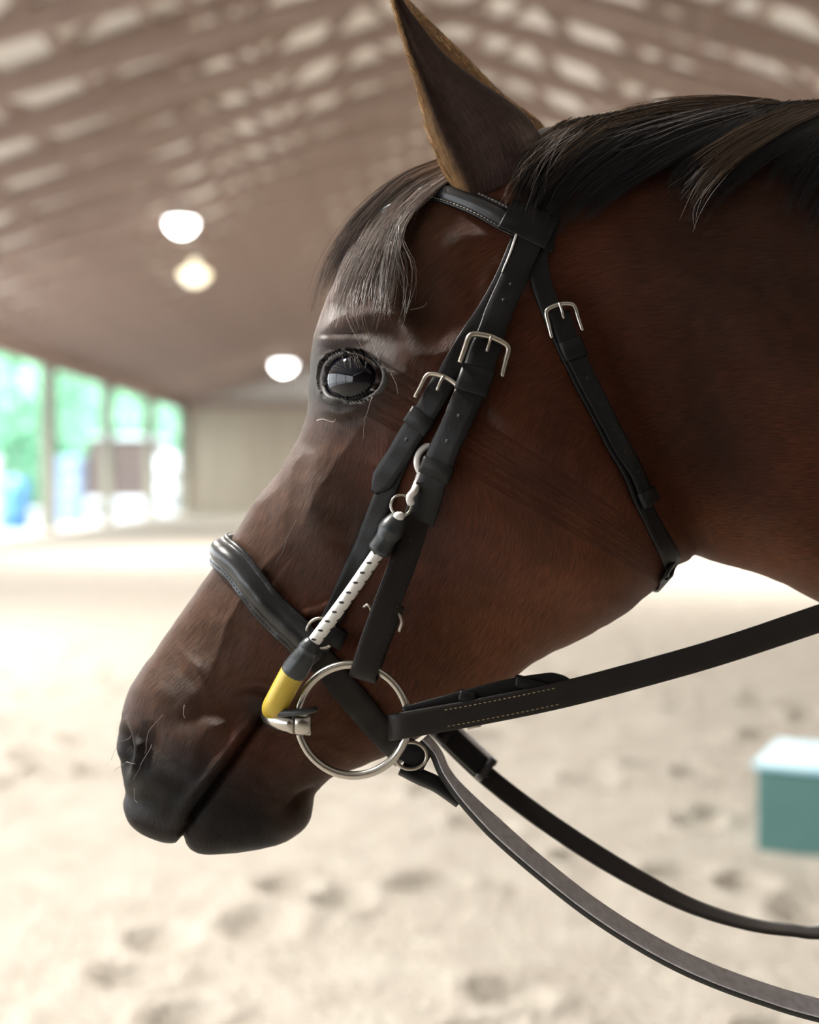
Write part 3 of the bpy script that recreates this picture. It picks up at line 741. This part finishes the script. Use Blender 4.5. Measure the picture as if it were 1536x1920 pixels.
# ------------------------------------------------------------------ hair
class Hair:
    def __init__(s, spread=.65): s.V = []; s.F = []; s.n = 0; s.C = []; s.spread = spread; s.clumps = None
    def strand(s, pts, r0, r1):
        pts = np.asarray(pts); n = len(pts)
        T = np.gradient(pts, axis=0); T /= np.linalg.norm(T, axis=1, keepdims=True)+1e-9
        a = np.cross(T, np.array([0.2, 1, .1])); a /= np.linalg.norm(a, axis=1, keepdims=True)+1e-9
        b = np.cross(T, a); r = np.linspace(r0, r1, n)[:, None]
        ring = np.stack([pts+(a*math.cos(q)+b*math.sin(q))*r for q in (0, 2.094, 4.189)], 1)
        s.V.append(ring.reshape(-1, 3)); base = s.n; s.C += [math.exp(random.gauss(0, s.spread))]*(n*3)
        i = np.arange(n-1)[:, None]*3+np.arange(3)[None]; j = np.arange(n-1)[:, None]*3+(np.arange(3)[None]+1) % 3
        s.F.append((np.stack([i, j, j+3, i+3], -1)+base).reshape(-1, 4)); s.n += n*3
    def build(s, name, m, parent):
        me = bpy.data.meshes.new(name); v = np.concatenate(s.V); f = np.concatenate(s.F)
        me.vertices.add(len(v)); me.vertices.foreach_set('co', v.astype(np.float32).ravel())
        me.loops.add(f.size); me.loops.foreach_set('vertex_index', f.astype(np.int32).ravel())
        me.polygons.add(len(f)); me.polygons.foreach_set('loop_start', (np.arange(len(f))*4).astype(np.int32))
        me.polygons.foreach_set('use_smooth', np.ones(len(f), bool))
        me.materials.append(m); me.update()
        at_ = me.attributes.new('tone', 'FLOAT_COLOR', 'POINT'); bc = np.array(m['base'])
        at_.data.foreach_set('color', np.c_[np.clip(np.array(s.C)[:, None]*bc, 0, 1), np.ones(len(s.C))].astype(np.float32).ravel())
        o = bpy.data.objects.new(name, me); COL.objects.link(o); put_under(o, parent)
        return o

def lock(h, guides, count, r0=.0003, r1=.00008, jit=10, lift=(.002, .012), nseg=14, tail=.25, clump=14, frizz=3, fall=YM-.02, cj=1.0, sink=0):
    """hair following guide curves laid on the neck, gathered in clumps, tips of unequal length"""
    g = [catmull(q, nseg) for q in guides]; cl = []
    for c in range(clump):
        k = random.random()*(len(g)-1); i = min(int(k), len(g)-2)
        cl.append((k, rng.normal(0, jit, 2), random.uniform(1-tail, 1)))
    for s_ in range(count):
        k0, off, ln = random.choice(cl)
        kk = min(max(k0+random.gauss(0, .10*cj), 0), len(g)-1.0001); i = int(kk); f = kk-i
        p = g[i]*(1-f)+g[i+1]*f
        kc = min(k0, len(g)-1.0001); ic = int(kc); fc = kc-ic; pc = g[ic]*(1-fc)+g[ic+1]*fc
        q = np.linspace(0, 1, nseg)[:, None]
        w = .8*q**.8
        p = p*(1-w)+pc*w+off*q**.8
        p = p+rng.normal(0, jit*.55, 2)*(.5+.7*q)*(.35+.65*random.random())
        ph = random.random()*6.28; fr_ = frizz*random.random()**2*2
        nrm_ = np.stack([-np.gradient(p[:, 1]), np.gradient(p[:, 0])], 1); nrm_ /= np.linalg.norm(nrm_, axis=1, keepdims=True)+1e-6
        p = p+nrm_*np.sin(q*random.uniform(5, 13)+ph)*fr_*q
        m = max(4, int(nseg*ln*random.uniform(.75, 1)))
        p = p[:m]
        ds = [depth(x, y, None) for x, y in p]
        last = None
        for a in range(len(ds)):
            if ds[a] is None: ds[a] = last if last is not None else fall
            last = ds[a]
        ds = smooth_seq(ds, 2); lf = random.uniform(*lift)
        pts = [P(p[a][0], p[a][1], ds[a]-lf*(.35+.65*math.sin(min(1, a/6)*1.57))*(1-sink*(a/(nseg-1))**1.2)) for a in range(m)]
        h.strand([tuple(x) for x in pts], r0*random.uniform(.7, 1.3), r1)

mane = Hair(); maneb = Hair()
M1 = [[(1050,232),(1015,262),(985,300),(965,350),(945,378)], [(1120,218),(1060,260),(1010,310),(980,370),(975,420)],
      [(1230,200),(1150,245),(1070,300),(1020,370),(1000,440)], [(1330,195),(1230,250),(1130,320),(1060,390),(1030,470)],
      [(1420,198),(1300,250),(1190,320),(1100,390),(1055,470)], [(1440,205),(1340,262),(1230,325),(1130,385),(1075,440)]]
lock(mane, M1, 4200, jit=9, lift=(.004, .018), tail=.3, clump=46, frizz=4, cj=2)
M1b = [[(1040,234),(1150,222),(1260,204),(1380,192)], [(1060,240),(1170,232),(1290,215),(1420,198)]]
lock(mane, [[(1430,192),(1330,190),(1230,200),(1120,220),(1030,242)], [(1450,200),(1350,205),(1250,222),(1140,250),(1040,285)], [(1450,208),(1350,225),(1240,255),(1140,295),(1060,345)]], 2400, jit=8, lift=(.004, .016), tail=.35, clump=24, frizz=4, cj=2)
M2 = [[(1420,196),(1370,225),(1310,275),(1262,330),(1240,385)], [(1480,192),(1420,228),(1350,280),(1290,345),(1265,410)],
      [(1550,190),(1470,235),(1390,290),(1325,350),(1290,430)], [(1640,195),(1540,245),(1440,300),(1360,355),(1310,420)]]
lock(mane, M2, 2200, jit=9, lift=(.005, .016), tail=.35, clump=26, frizz=4, cj=2)
M3 = [[(1560,190),(1500,250),(1450,310),(1420,370)], [(1660,195),(1560,270),(1500,340),(1470,420)], [(1760,200),(1640,290),(1560,370),(1510,450)]]
lock(mane, M3, 1600, jit=10, lift=(.004, .014), tail=.4, clump=18, frizz=4, cj=2)
lock(mane, [[(1540,188),(1640,190),(1760,200),(1900,225)], [(1540,200),(1640,220),(1760,260),(1880,330)]], 700, jit=10, lift=(.004, .014), clump=10)
lock(maneb, [[(1440,188),(1350,182),(1250,186),(1150,206),(1060,226)], [(1460,192),(1360,195),(1260,208),(1160,232),(1080,255)]], 420, jit=7, lift=(.01, .02), tail=.5, clump=40, frizz=7, cj=2)
lock(maneb, [[(1560,186),(1480,205),(1400,240),(1320,290),(1265,350)], [(1590,190),(1500,225),(1410,275),(1340,335),(1290,420)]], 620, jit=9, lift=(.012, .022), tail=.4, clump=40, frizz=6, cj=2)
lock(maneb, M1[:3], 160, jit=12, lift=(.012, .024), tail=.6, clump=40, frizz=9, cj=2)
mane_o = mane.build('mane', HAIR_D, horse); mo = maneb.build('stray_hairs', HAIR_B, mane_o); mo['label'] = 'sunbleached brown hairs on top of the mane'
fore = Hair()
F1 = [[(850,292),(765,326),(696,378),(642,440),(604,515),(576,620)], [(852,300),(770,336),(705,390),(655,462),(618,540),(596,640)],
      [(855,306),(778,346),(724,402),(685,475),(655,550),(630,640)], [(858,318),(795,362),(752,410),(728,470),(702,550),(676,650)],
      [(858,322),(798,364),(758,405),(742,450),(736,520),(716,625)]]
lock(fore, F1, 2300, r0=.0003, jit=9, lift=(.018, .026), tail=.55, clump=70, frizz=4, fall=YM-.005, cj=2, sink=.75)
lock(fore, [[(860,322),(800,364),(755,402),(745,450),(765,500),(758,570),(735,640)], [(850,318),(790,370),(745,420),(735,500),(745,590),(722,680)], [(850,318),(780,370),(725,440),(690,540),(700,620),(725,720)], [(850,318),(760,370),(690,470),(640,560),(660,620),(705,680)]], 80, r0=.0003, jit=10, lift=(.012, .02), tail=.3, clump=30, frizz=8, nseg=20)
mist = Hair(.5)  # added strands, coloured pale for the shine of light on the mane's edge
lock(mist, [[(1060,240),(1020,270),(995,305),(972,350),(945,385)], [(1090,235),(1040,270),(1005,315),(985,365),(965,420)], [(1120,235),(1060,275),(1020,330),(1000,390),(985,470)]], 42, r0=.00026, jit=20, lift=(.018, .03), tail=.6, clump=40, frizz=8, cj=6)
lock(mist, [[(1330,300),(1290,340),(1262,380),(1248,430)], [(1380,300),(1330,350),(1300,400),(1290,450)]], 26, r0=.00025, jit=18, lift=(.014, .024), tail=.6, clump=24, frizz=8, cj=6)
lock(mist, [[(1400,190),(1300,195),(1200,215),(1100,245),(1010,290)], [(1440,195),(1350,215),(1250,245),(1150,280),(1060,330)]], 34, r0=.00024, jit=22, lift=(.016, .028), tail=.6, clump=40, frizz=9, cj=2)
mist_o = mist.build('lit_wisps', WHISK, mane_o); mist_o['label'] = 'wispy hair ends over the mane, coloured pale as if lit'
fore.build('forelock', HAIR_G, horse)
# whiskers, lashes, fuzz of the ear
wh = Hair()
for poly, Y in (([(308,1340),(285,1370),(275,1400),(276,1412)], None), ([(347,1322),(346,1338),(350,1348)], None), ([(250,1380),(232,1395),(224,1418)], None), ([(255,1430),(240,1432),(230,1442)], None),
                ([(290,1395),(272,1430),(262,1455)], None), ([(258,1475),(262,1490),(270,1497)], None), ([(560,975),(545,1005),(523,1055)], None), ([(600,790),(625,785),(640,778)], None),
                ([(765,585),(785,582),(800,572)], None), ([(735,700),(745,720),(750,740)], None), ([(700,740),(690,790),(690,820)], None), ([(720,480),(738,430),(748,400)], None)):
    p2 = catmull(poly, 10); pts = [surf(x, y, .003+.004*i/9)[0] for i, (x, y) in enumerate(p2)]
    wh = Hair(.2); wh.strand([tuple(q) for q in pts], .0003, .00012); wh.build('whisker', WHISK, horse)
wh = Hair()
for i in range(26):
    x = random.uniform(640, 712); b_ = surf(x, 668-2*random.random())[0]
    d_ = V((random.uniform(-.2, .5), -1, random.uniform(-.8, .05)))
    wh.strand([tuple(b_+d_*q*.012+V((0, 0, -.003*q*q))) for q in np.linspace(0, 1, 6)], .00014, .00004)
wh.build('eyelashes', HAIR_B, horse)
fz = Hair()
eL = catmull(EAR_L, 200); eR = catmull(EAR_R, 200); fR = catmull(FAR_R, 200)
for i in range(1500):
    k = random.randrange(18, 195); e = eL[k]; tt_ = eL[min(k+3, 199)]-eL[k-3]; tt_ = tt_/np.linalg.norm(tt_)
    x = e[0]+random.random()**1.5*24*(1-k/230); y = e[1]; Y = .953-.012*k/200-.004*random.random()
    o_ = np.array([-tt_[1], tt_[0]]); o_ = o_ if o_[0] < 0 else -o_
    ln = random.uniform(8, 22)
    tip = np.array([x, y])+tt_*ln+o_*random.uniform(-2, 7); md = np.array([x, y])+tt_*ln*.5+o_*random.uniform(0, 4)
    fz.strand([tuple(P(x, y, Y)), tuple(P(md[0], md[1], Y-.002)), tuple(P(tip[0], tip[1], Y-.001))], .00013, .00004)
for i in range(700):
    k = random.randrange(30, 195)
    for arr, Y0 in ((fR, 1.045),):
        e = arr[k]; tt_ = arr[min(k+3, 199)]-arr[k-3]; tt_ = tt_/np.linalg.norm(tt_); ln = random.uniform(6, 16)
        o_ = np.array([-tt_[1], tt_[0]]); o_ = o_ if o_[0] > 0 else -o_
        st = e-o_*random.uniform(0, 14); tip = st+tt_*ln+o_*random.uniform(0, 4)
        fz.strand([tuple(P(st[0], st[1], Y0-.02)), tuple(P(tip[0], tip[1], Y0-.02))], .00014, .00005)
fz.build('ear_fuzz', HAIR_Y, horse)

# ================================================================== ARENA
SAND = mat('arena_sand', (.4, .37, .325), .95, spec=.1, noise=(5, .6, (.3, .265, .225)), bump=(30, 1, .04))
WOOD = mat('truss_wood', (.36, .275, .235), .75, noise=(3, .6, (.27, .205, .178)))
DECK = mat('pale_roof_lining', (.8, .78, .74), .8, noise=(1.2, .4, (.7, .68, .64)))
BOARD = mat('tan_wall_boards', (.5, .44, .36), .8, stretch=(5, 5, .2), noise=(1.2, .9, (.36, .31, .24)))
POSTM = mat('weathered_post', (.2, .2, .16), .8, noise=(4, .5, (.14, .14, .11)))
LAWN = mat('pale_gravel_yard', (.33, .34, .37), .9, noise=(.8, .5, (.24, .26, .3)))
XL, XR, YB, YF, EAVE, RIDGE_X = -11.1, 12.4, 63.0, -14.0, 5.4, .65
SL = .36
zr = EAVE+SL*(RIDGE_X-XL)
# floor: raked, hoof-trodden sand
def sand_axis(lo, hi, f0, f1, n_f, n_o):
    return np.unique(np.r_[np.linspace(lo, f0, n_o), np.linspace(f0, f1, n_f), np.linspace(f1, hi, n_o)])
ax = sand_axis(XL-.05, XR+.05, -3.5, 4, 300, 24); ay = np.unique(np.r_[np.linspace(YF, 1.8, 16), np.linspace(1.8, 9, 330), np.linspace(9, 24, 120), np.linspace(24, YB, 40)])
gx, gy = np.meshgrid(ax, ay)
gz = .016*vnoise(gx*1.3, gy*1.3, 21)+.016*vnoise(gx*3.2, gy*3.2, 22)+.011*vnoise(gx*7, gy*7, 23)+.006*vnoise(gx*15, gy*15, 24)
for _ in range(230):
    hx, hy = random.uniform(-4, 4.5), random.uniform(2, 13); a = random.uniform(0, 6.28); r = random.uniform(.07, .12)
    uu = (gx-hx)*math.cos(a)+(gy-hy)*math.sin(a); vv = -(gx-hx)*math.sin(a)+(gy-hy)*math.cos(a)
    q = np.hypot(uu/1.25, vv)/r
    gz += -.065*np.exp(-q**4)+.022*np.exp(-((q-1.35)/.35)**2)
gz *= .75
gz -= gz.max()*0
near_h_ = np.hypot(np.minimum(abs(gx-.9), abs(gx-2.25)), gy-1) < .35
gz = np.where(near_h_, 0, gz)
mb = MB(); rows = np.stack([gx, gy, gz], -1)
mb.grid([[tuple(p) for p in r] for r in rows], closed_v=False)
tag(mb.build('floor', SAND), kind='structure')
# roof deck
mb = MB()
for xa, xb, za, zb in ((XL-.6, RIDGE_X, EAVE-.6*SL, zr), (RIDGE_X, XR+.6, zr, EAVE-.6*SL)):
    mb.grid([[(xa, YF, za+.55), (xb, YF, zb+.55), (xb, YF, zb+.75), (xa, YF, za+.75)], [(xa, YB+.5, za+.55), (xb, YB+.5, zb+.55), (xb, YB+.5, zb+.75), (xa, YB+.5, za+.75)]], cap0=True, cap1=True)
tag(mb.build('ceiling', DECK, smooth=False), kind='structure')
# purlins under the deck
k = 0
for i in range(9):
    for side in (0, 1):
        f = (i+.5)/9; x = XL+(RIDGE_X-XL)*f if side == 0 else XR+(RIDGE_X-XR)*f; z = EAVE+SL*(x-XL)+.47 if side == 0 else EAVE+(zr-EAVE)/(XR-RIDGE_X)*(XR-x)+.47
        mb = MB(); mb.box((x-.06, YF, z-.08), (x+.06, YB, z+.08)); tag(mb.build('trim_%d' % k, WOOD, smooth=False), kind='structure'); k += 1
# trusses
def truss(y):
    t_ = empty('roof_truss', (RIDGE_X, y, EAVE), 'brown wooden gable truss spanning the arena under the pale roof lining', 'roof truss', 'wooden roof trusses in a row')
    for (x0, side) in ((XL, 1), (XR, -1)):
        zt = lambda x: EAVE+.38+(zr-EAVE)*abs(x-x0)/abs(RIDGE_X-x0)
        zb_ = lambda x: EAVE+.05+(zr-EAVE-1.1)*abs(x-x0)/abs(RIDGE_X-x0)
        mb = MB(); mb.bar((x0, y, zt(x0)), (RIDGE_X, y, zt(RIDGE_X)), .09, .26); mb.build('top_chord', WOOD, t_, smooth=False)
        mb = MB(); mb.bar((x0, y, zb_(x0)), (RIDGE_X, y, zb_(RIDGE_X)), .09, .28); mb.build('bottom_chord', WOOD, t_, smooth=False)
        n = 8
        for i in range(1, n+1):
            xa = x0+(RIDGE_X-x0)*(i-1)/n; xb = x0+(RIDGE_X-x0)*i/n
            mb = MB()
            if i % 2: mb.bar((xa, y, zb_(xa)), (xb, y, zt(xb)), .07, .14)
            else: mb.bar((xa, y, zt(xa)), (xb, y, zb_(xb)), .07, .14)
            mb.build('web', WOOD, t_, smooth=False)
    return t_
def copy_tree(o, loc):
    c = o.copy(); COL.objects.link(c); c.location = loc
    for ch in o.children:
        d = ch.copy(); COL.objects.link(d); d.parent = c; d.matrix_parent_inverse = ch.matrix_parent_inverse.copy()
        for g in ch.children:
            e = g.copy(); COL.objects.link(e); e.parent = d
    return c
t0 = truss(14.0)
for i in range(1, 28):
    y = 14.0+1.8*i
    if y < YB: copy_tree(t0, (RIDGE_X, y, EAVE))
# end wall of upright boards with its gable
mb = MB()
x = XL
while x < XR-.05:
    w = min(.42, XR-x)
    top = lambda q: EAVE+.5+((q-XL)*SL if q < RIDGE_X else (XR-q)*(zr-EAVE)/(XR-RIDGE_X))
    d_ = .04 if int((x-XL)/.42) % 2 else 0
    a, b = x+.012, x+w-.012
    r0 = [(a, YB+d_, -.05), (b, YB+d_, -.05), (b, YB+.15, -.05), (a, YB+.15, -.05)]
    r1_ = [(a, YB+d_, top(a)), (b, YB+d_, top(b)), (b, YB+.15, top(b)), (a, YB+.15, top(a))]
    mb.grid([r0, r1_], cap0=True, cap1=True); x += w
mb.box((XL, YB+.14, -.05), (XR, YB+.2, EAVE))
tag(mb.build('wall_back', BOARD, smooth=False), kind='structure')
mb = MB(); mb.box((XL, YB-.15, EAVE-.25), (XR, YB-.02, EAVE+.15)); tag(mb.build('trim_40', WOOD, smooth=False), kind='structure')
# right wall and rear wall
mb = MB(); mb.box((XR, YF, 0), (XR+.15, YB, EAVE+.3)); tag(mb.build('wall_right', BOARD, smooth=False), kind='structure')
mb = MB(); mb.box((XL, YF-.15, 0), (XR, YF, EAVE+.3))
mb.grid([[(XL, YF-.15, EAVE), (XR, YF-.15, EAVE), (XR, YF, EAVE), (XL, YF, EAVE)], [(RIDGE_X-.1, YF-.15, zr+.6), (RIDGE_X+.1, YF-.15, zr+.6), (RIDGE_X+.1, YF, zr+.6), (RIDGE_X-.1, YF, zr+.6)]], cap0=True, cap1=True)
tag(mb.build('wall_front', mat('dark_rear_boards', (.12, .08, .05), .8, stretch=(5, 5, .3), noise=(1, .6, (.08, .05, .03))), smooth=False), kind='structure')
# open left side: posts under a header
mb = MB(); mb.box((XL-.15, YF, EAVE-.35), (XL+.1, YB, EAVE+.3)); tag(mb.build('wall_left', WOOD, smooth=False), kind='structure')
py = [62.7, 54.8, 47.0, 39.4, 31.8, 24.2, 16.6, 9, 1.4, -6.2, -13.8]
names = ['corner of the open side', 'third bay from the corner']
for i, y in enumerate(py):
    mb = MB(); mb.box((XL-.2, y-.18, 0), (XL+.2, y+.18, EAVE-.36)); o = mb.build('support_post', POSTM, smooth=False, bevel=.02)
    lab = {0: 'square roof post where the open side meets the tan end wall', 1: 'square roof post one bay before the corner, beside the white tank', 2: 'square roof post behind which the dark brown trailer begins',
           3: 'square grey green roof post between blue barrels and the pale tarp'}.get(i, 'square roof post on the open side, outside the view')
    tag(o, lab, 'post', 'roof posts of the open side')

# hanging lamps
LAMP_W = mat('lamp_white_glow', (1, 1, 1), .5, emit=((1, .98, .95), 9))
LAMP_Y = mat('lamp_warm_glow', (1, .95, .8), .5, emit=((1, .9, .62), 1.1))
SHADE = mat('lamp_shade_metal', (.45, .44, .42), .45, metal=.6)
def lamp(loc, label, glow, power, r=.3, group='hanging arena lamps', warm=False):
    e = empty('arena_lamp', loc, label, 'lamp', group); c = V(loc)
    mb = MB(); rows = []
    for zz, rr in ((.34, .06), (.3, .09), (.2, .13), (.08, r*.8), (0, r*1.05), (-.02, r*1.05)):
        rows.append([c+V((rr*math.cos(a), rr*math.sin(a), zz)) for a in [2*math.pi*k/24 for k in range(24)]])
    mb.grid(rows, cap0=True); mb.build('shade', SHADE if not warm else glow, e)
    mb = MB(); mb.grid([[c+V((r*math.sin(q)*math.cos(a), r*math.sin(q)*math.sin(a), .06-(r*.8+.06)*math.cos(q))) for a in [2*math.pi*k/24 for k in range(24)]] for q in (.08, .35, .7, 1.05, 1.35, 1.57)], cap0=True, cap1=True); mb.build('globe', glow, e)
    top = EAVE+SL*(c.x-XL)+.45 if c.x < RIDGE_X else EAVE+(zr-EAVE)/(XR-RIDGE_X)*(XR-c.x)+.45
    mb = MB(); mb.tube([c+V((0, 0, .33)), V((c.x, c.y, top))], .02, 8); mb.build('hanging_rod', SHADE, e)
    if power:
        ld = bpy.data.lights.new('lamp_light', 'AREA'); ld.shape = 'DISK'; ld.size = .7; ld.energy = power; ld.color = (1, .96, .9)
        lo_ = bpy.data.objects.new('lamp_light', ld); COL.objects.link(lo_); lo_.location = c+V((0, 0, -.3)); put_under(lo_, e)
    return e
LP = 850
a = P(340, 420, 26); lamp(tuple(a), 'brightest round white hanging lamp, highest of three in view', LAMP_W, LP, .3)
a = P(365, 514, 31); lamp(tuple(a), 'dimmer yellowish bell lamp hanging just below the brightest lamp', LAMP_Y, 200, .36, warm=True)
a = P(532, 684, 52); lamp(tuple(a), 'far white lamp beside the horse brow, lowest of three in view', LAMP_W, LP, .46)
for i, (x, y) in enumerate(((-5.5, 11), (-4.2, 2.2), (5.5, 29), (5.5, 20), (5.5, 38), (5.5, 50), (-5.5, 46))):
    z = 6.9
    if y == 46: continue
    lamp((x, y, z), 'white arena lamp hanging outside the view', LAMP_W, LP if y > 5 else 800, .3)

# mounting block
GREEN = mat('dark_green_paint', (.06, .15, .14), .55, noise=(5, .5, (.045, .12, .115)))
GTOP = mat('pale_blue_tread', (.3, .52, .62), .5, noise=(6, .3, (.25, .46, .57)))
gb = empty('mounting_block', P(1425, 1592, 5.24), 'dark green mounting block with pale blue top on the sand at right', 'mounting block')
base = V((P(1418, 1592, 5.24).x, 5.24, 0)); ex = V((.86, -.42, 0)).normalized(); ey = V((.42, .86, 0)).normalized()
M = Matrix(((ex.x, ey.x, 0, base.x), (ex.y, ey.y, 0, base.y), (0, 0, 1, 0), (0, 0, 0, 1)))
mb = MB(); mb.box((0, 0, -.03), (1.0, .55, .33), 0, M); mb.build('body', GREEN, gb, smooth=False, bevel=.02)
mb = MB(); mb.box((-.015, -.015, .33), (1.015, .565, .352), 0, M); mb.build('tread', GTOP, gb, smooth=False, bevel=.008)

# outside the open side
mb = MB(); mb.grid([[(-90, -30, -.08), (XL, -30, -.08)], [(-90, 160, -.08), (XL, 160, -.08)], ], closed_v=False)
mb.grid([[(XL, YB+.3, -.08), (40, YB+.3, -.08)], [(XL, 160, -.08), (40, 160, -.08)]], closed_v=False)
tag(mb.build('ground', LAWN), kind='structure')
LEAF = mat('bright_leaf', (.38, .72, .52), .6, noise=(1.5, .6, (.28, .6, .4)))
BARK = mat('tree_bark', (.12, .09, .07), .9)
def tree(x, y, h, r, label):
    e = empty('tree', (x, y, -.08), label, 'tree', 'trees outside the open side')
    mb = MB(); mb.tube(catmull([(x, y, -.1), (x+.1, y, h*.3), (x, y+.1, h*.7)], 10), lambda q: .28*(1-.6*q), 10); mb.build('trunk', BARK, e)
    n = 5200; c = rng.normal(0, 1, (n, 3)); c /= np.linalg.norm(c, axis=1, keepdims=True); rad = rng.uniform(.55, 1, n)**.5
    lob = 1+.22*np.sin(c[:, 0]*5+x)*np.cos(c[:, 2]*6+y)
    p = c*(rad*lob)[:, None]*np.array([r, r, h*.46])+np.array([x, y, h*.52])
    p[:, 2] = np.maximum(p[:, 2], .15)
    a = rng.normal(0, 1, (n, 3)); a /= np.linalg.norm(a, axis=1, keepdims=True); b = np.cross(a, rng.normal(0, 1, (n, 3))); b /= np.linalg.norm(b, axis=1, keepdims=True)
    s = rng.uniform(.16, .34, n)[:, None]
    v = np.stack([p-a*s, p+b*s*.6, p+a*s, p-b*s*.6], 1).reshape(-1, 3); f = np.arange(n*4).reshape(-1, 4)
    me = bpy.data.meshes.new('crown'); me.from_pydata(v.tolist(), [], f.tolist()); me.materials.append(LEAF)
    o = bpy.data.objects.new('crown', me); COL.objects.link(o); put_under(o, e)
for x, y, h, r, lab in ((-21, 52, 12, 4.2, 'broad bright green tree filling the nearest opening at the left edge'), (-19.5, 63, 11, 3.8, 'bright green tree between the blue barrels and the dark trailer'),
                        (-24, 82, 14, 4.6, 'green tree behind the dark brown trailer'), (-19.5, 92, 12, 4, 'green tree seen just left of the tan end wall'),
                        (-29, 66, 14, 5, 'tall green tree at the back of the leftmost opening'), (-31, 92, 15, 5.5, 'distant green tree at the back of the yard'), (-25, 105, 15, 5, 'farthest green tree beyond the trailer')):
    tree(x, y, h, r, lab)
DKBR = mat('dark_brown_panel', (.09, .065, .06), .6, noise=(1.5, .5, (.12, .09, .085)))
WHT = mat('white_enamel', (.62, .68, .74), .3)
BLUE = mat('blue_plastic', (.07, .22, .52), .45, noise=(3, .3, (.055, .18, .45)))
TYRE = mat('tyre_rubber', (.02, .02, .02), .8)
tr = empty('horse_trailer', (-16.4, 72, 0), 'dark brown boxy trailer parked outside the open side', 'trailer')
mb = MB(); mb.box((-18.4, 72, .5), (-14.7, 77, 4.0)); mb.build('body', DKBR, tr, smooth=False, bevel=.15)
mb = MB(); mb.box((-18.5, 71.9, 3.95), (-14.6, 77.1, 4.15)); mb.build('roof_panel', WHT, tr, smooth=False, bevel=.05)
for wx in (-18.1, -15.0):
    mb = MB(); mb.tube([(wx-.14, 73.5, .36), (wx+.14, 73.5, .36)], .44, 24); mb.build('wheel', TYRE, tr)
mb = MB(); mb.box((-18.2, 71.85, .35), (-14.9, 72.0, .65)); mb.build('bumper', WHT, tr, smooth=False, bevel=.04)
def tank(x, y, r, h, lab, m, name='water_tank', cat='tank', cap=True):
    e = empty(name, (x, y, -.08), lab, cat)
    mb = MB(); rows = []
    for zz, rr in ((-.08, r*.96), (.02, r), (h*.33, r), (h*.34, r*1.04), (h*.37, r*1.04), (h*.38, r), (h*.66, r), (h*.67, r*1.04), (h*.7, r*1.04), (h*.71, r), (h*.93, r), (h, r*.8)):
        rows.append([(x+rr*math.cos(a), y+rr*math.sin(a), zz) for a in [2*math.pi*k/28 for k in range(28)]])
    mb.grid(rows, cap0=True, cap1=True); mb.build('body', m, e)
    mb = MB(); mb.tube([(x, y, h-.02), (x, y, h+.12)], r*.3, 16); mb.build('lid', WHT, e)
tank(-11.95, 63.6, .62, 2.9, 'tall white water tank outside just left of the tan end wall', WHT)
tank(-12.6, 37.8, .55, 2.3, 'white water tank at the left picture edge outside the open side', WHT)
tank(-13.2, 42.8, .45, 1.6, 'blue plastic barrel left of the grey green roof post', BLUE, 'barrel', 'barrel')
tank(-14.3, 44.5, .45, 1.7, 'blue plastic barrel behind the other, further from the arena', BLUE, 'barrel', 'barrel')
tank(-12.2, 56.5, .32, .7, 'small white bucket on the ground in front of the dark trailer', WHT, 'bucket', 'bucket')
tp = empty('tarp_stack', (-13.4, 50.5, -.08), 'stack of pale blue tarpaulin standing beside the grey green roof post', 'tarpaulin')
TARP = mat('pale_blue_tarp', (.22, .32, .46), .6, noise=(2, .4, (.17, .26, .4)))
mb = MB(); 
for i in range(5): mb.box((-13.9+.03*i, 50-.02*i, -.08+.52*i), (-12.9+.02*i, 51, .42+.52*i))
mb.build('folded_sheets', TARP, tp, smooth=False, bevel=.1)

# ================================================================== LIGHT, CAMERA
w = bpy.data.worlds.new('World'); SC.world = w; w.use_nodes = True
bg = w.node_tree.nodes['Background']; bg.inputs['Color'].default_value = (.93, .97, 1, 1); bg.inputs['Strength'].default_value = 2.6
sd = bpy.data.lights.new('sun', 'SUN'); sd.energy = 8; sd.angle = .02; sd.color = (1, .96, .9)
so = bpy.data.objects.new('sun', sd); COL.objects.link(so)
so.rotation_euler = V((.3, .6, -1.6)).to_track_quat('-Z', 'Y').to_euler()
cd = bpy.data.cameras.new('camera'); cam = bpy.data.objects.new('camera', cd); COL.objects.link(cam)
cam.location = CAM; cam.rotation_euler = (math.pi/2, 0, 0)
cd.sensor_fit = 'VERTICAL'; cd.sensor_height = 36; cd.lens = 36*FPX/1920
cd.shift_y = -(960-CY)/1920
cd.clip_start = .05; cd.clip_end = 500
cd.dof.use_dof = True; cd.dof.focus_distance = .925; cd.dof.aperture_fstop = 3.2; cd.dof.aperture_blades = 0
SC.camera = cam
SC.view_settings.view_transform = 'Standard'; SC.view_settings.look = 'None'
SC.view_settings.gamma = 1; SC.view_settings.use_curve_mapping = False
SC.view_settings.exposure = 0.85
SC.cycles.use_denoising = True
SC.cycles.max_bounces = 8; SC.cycles.diffuse_bounces = 4
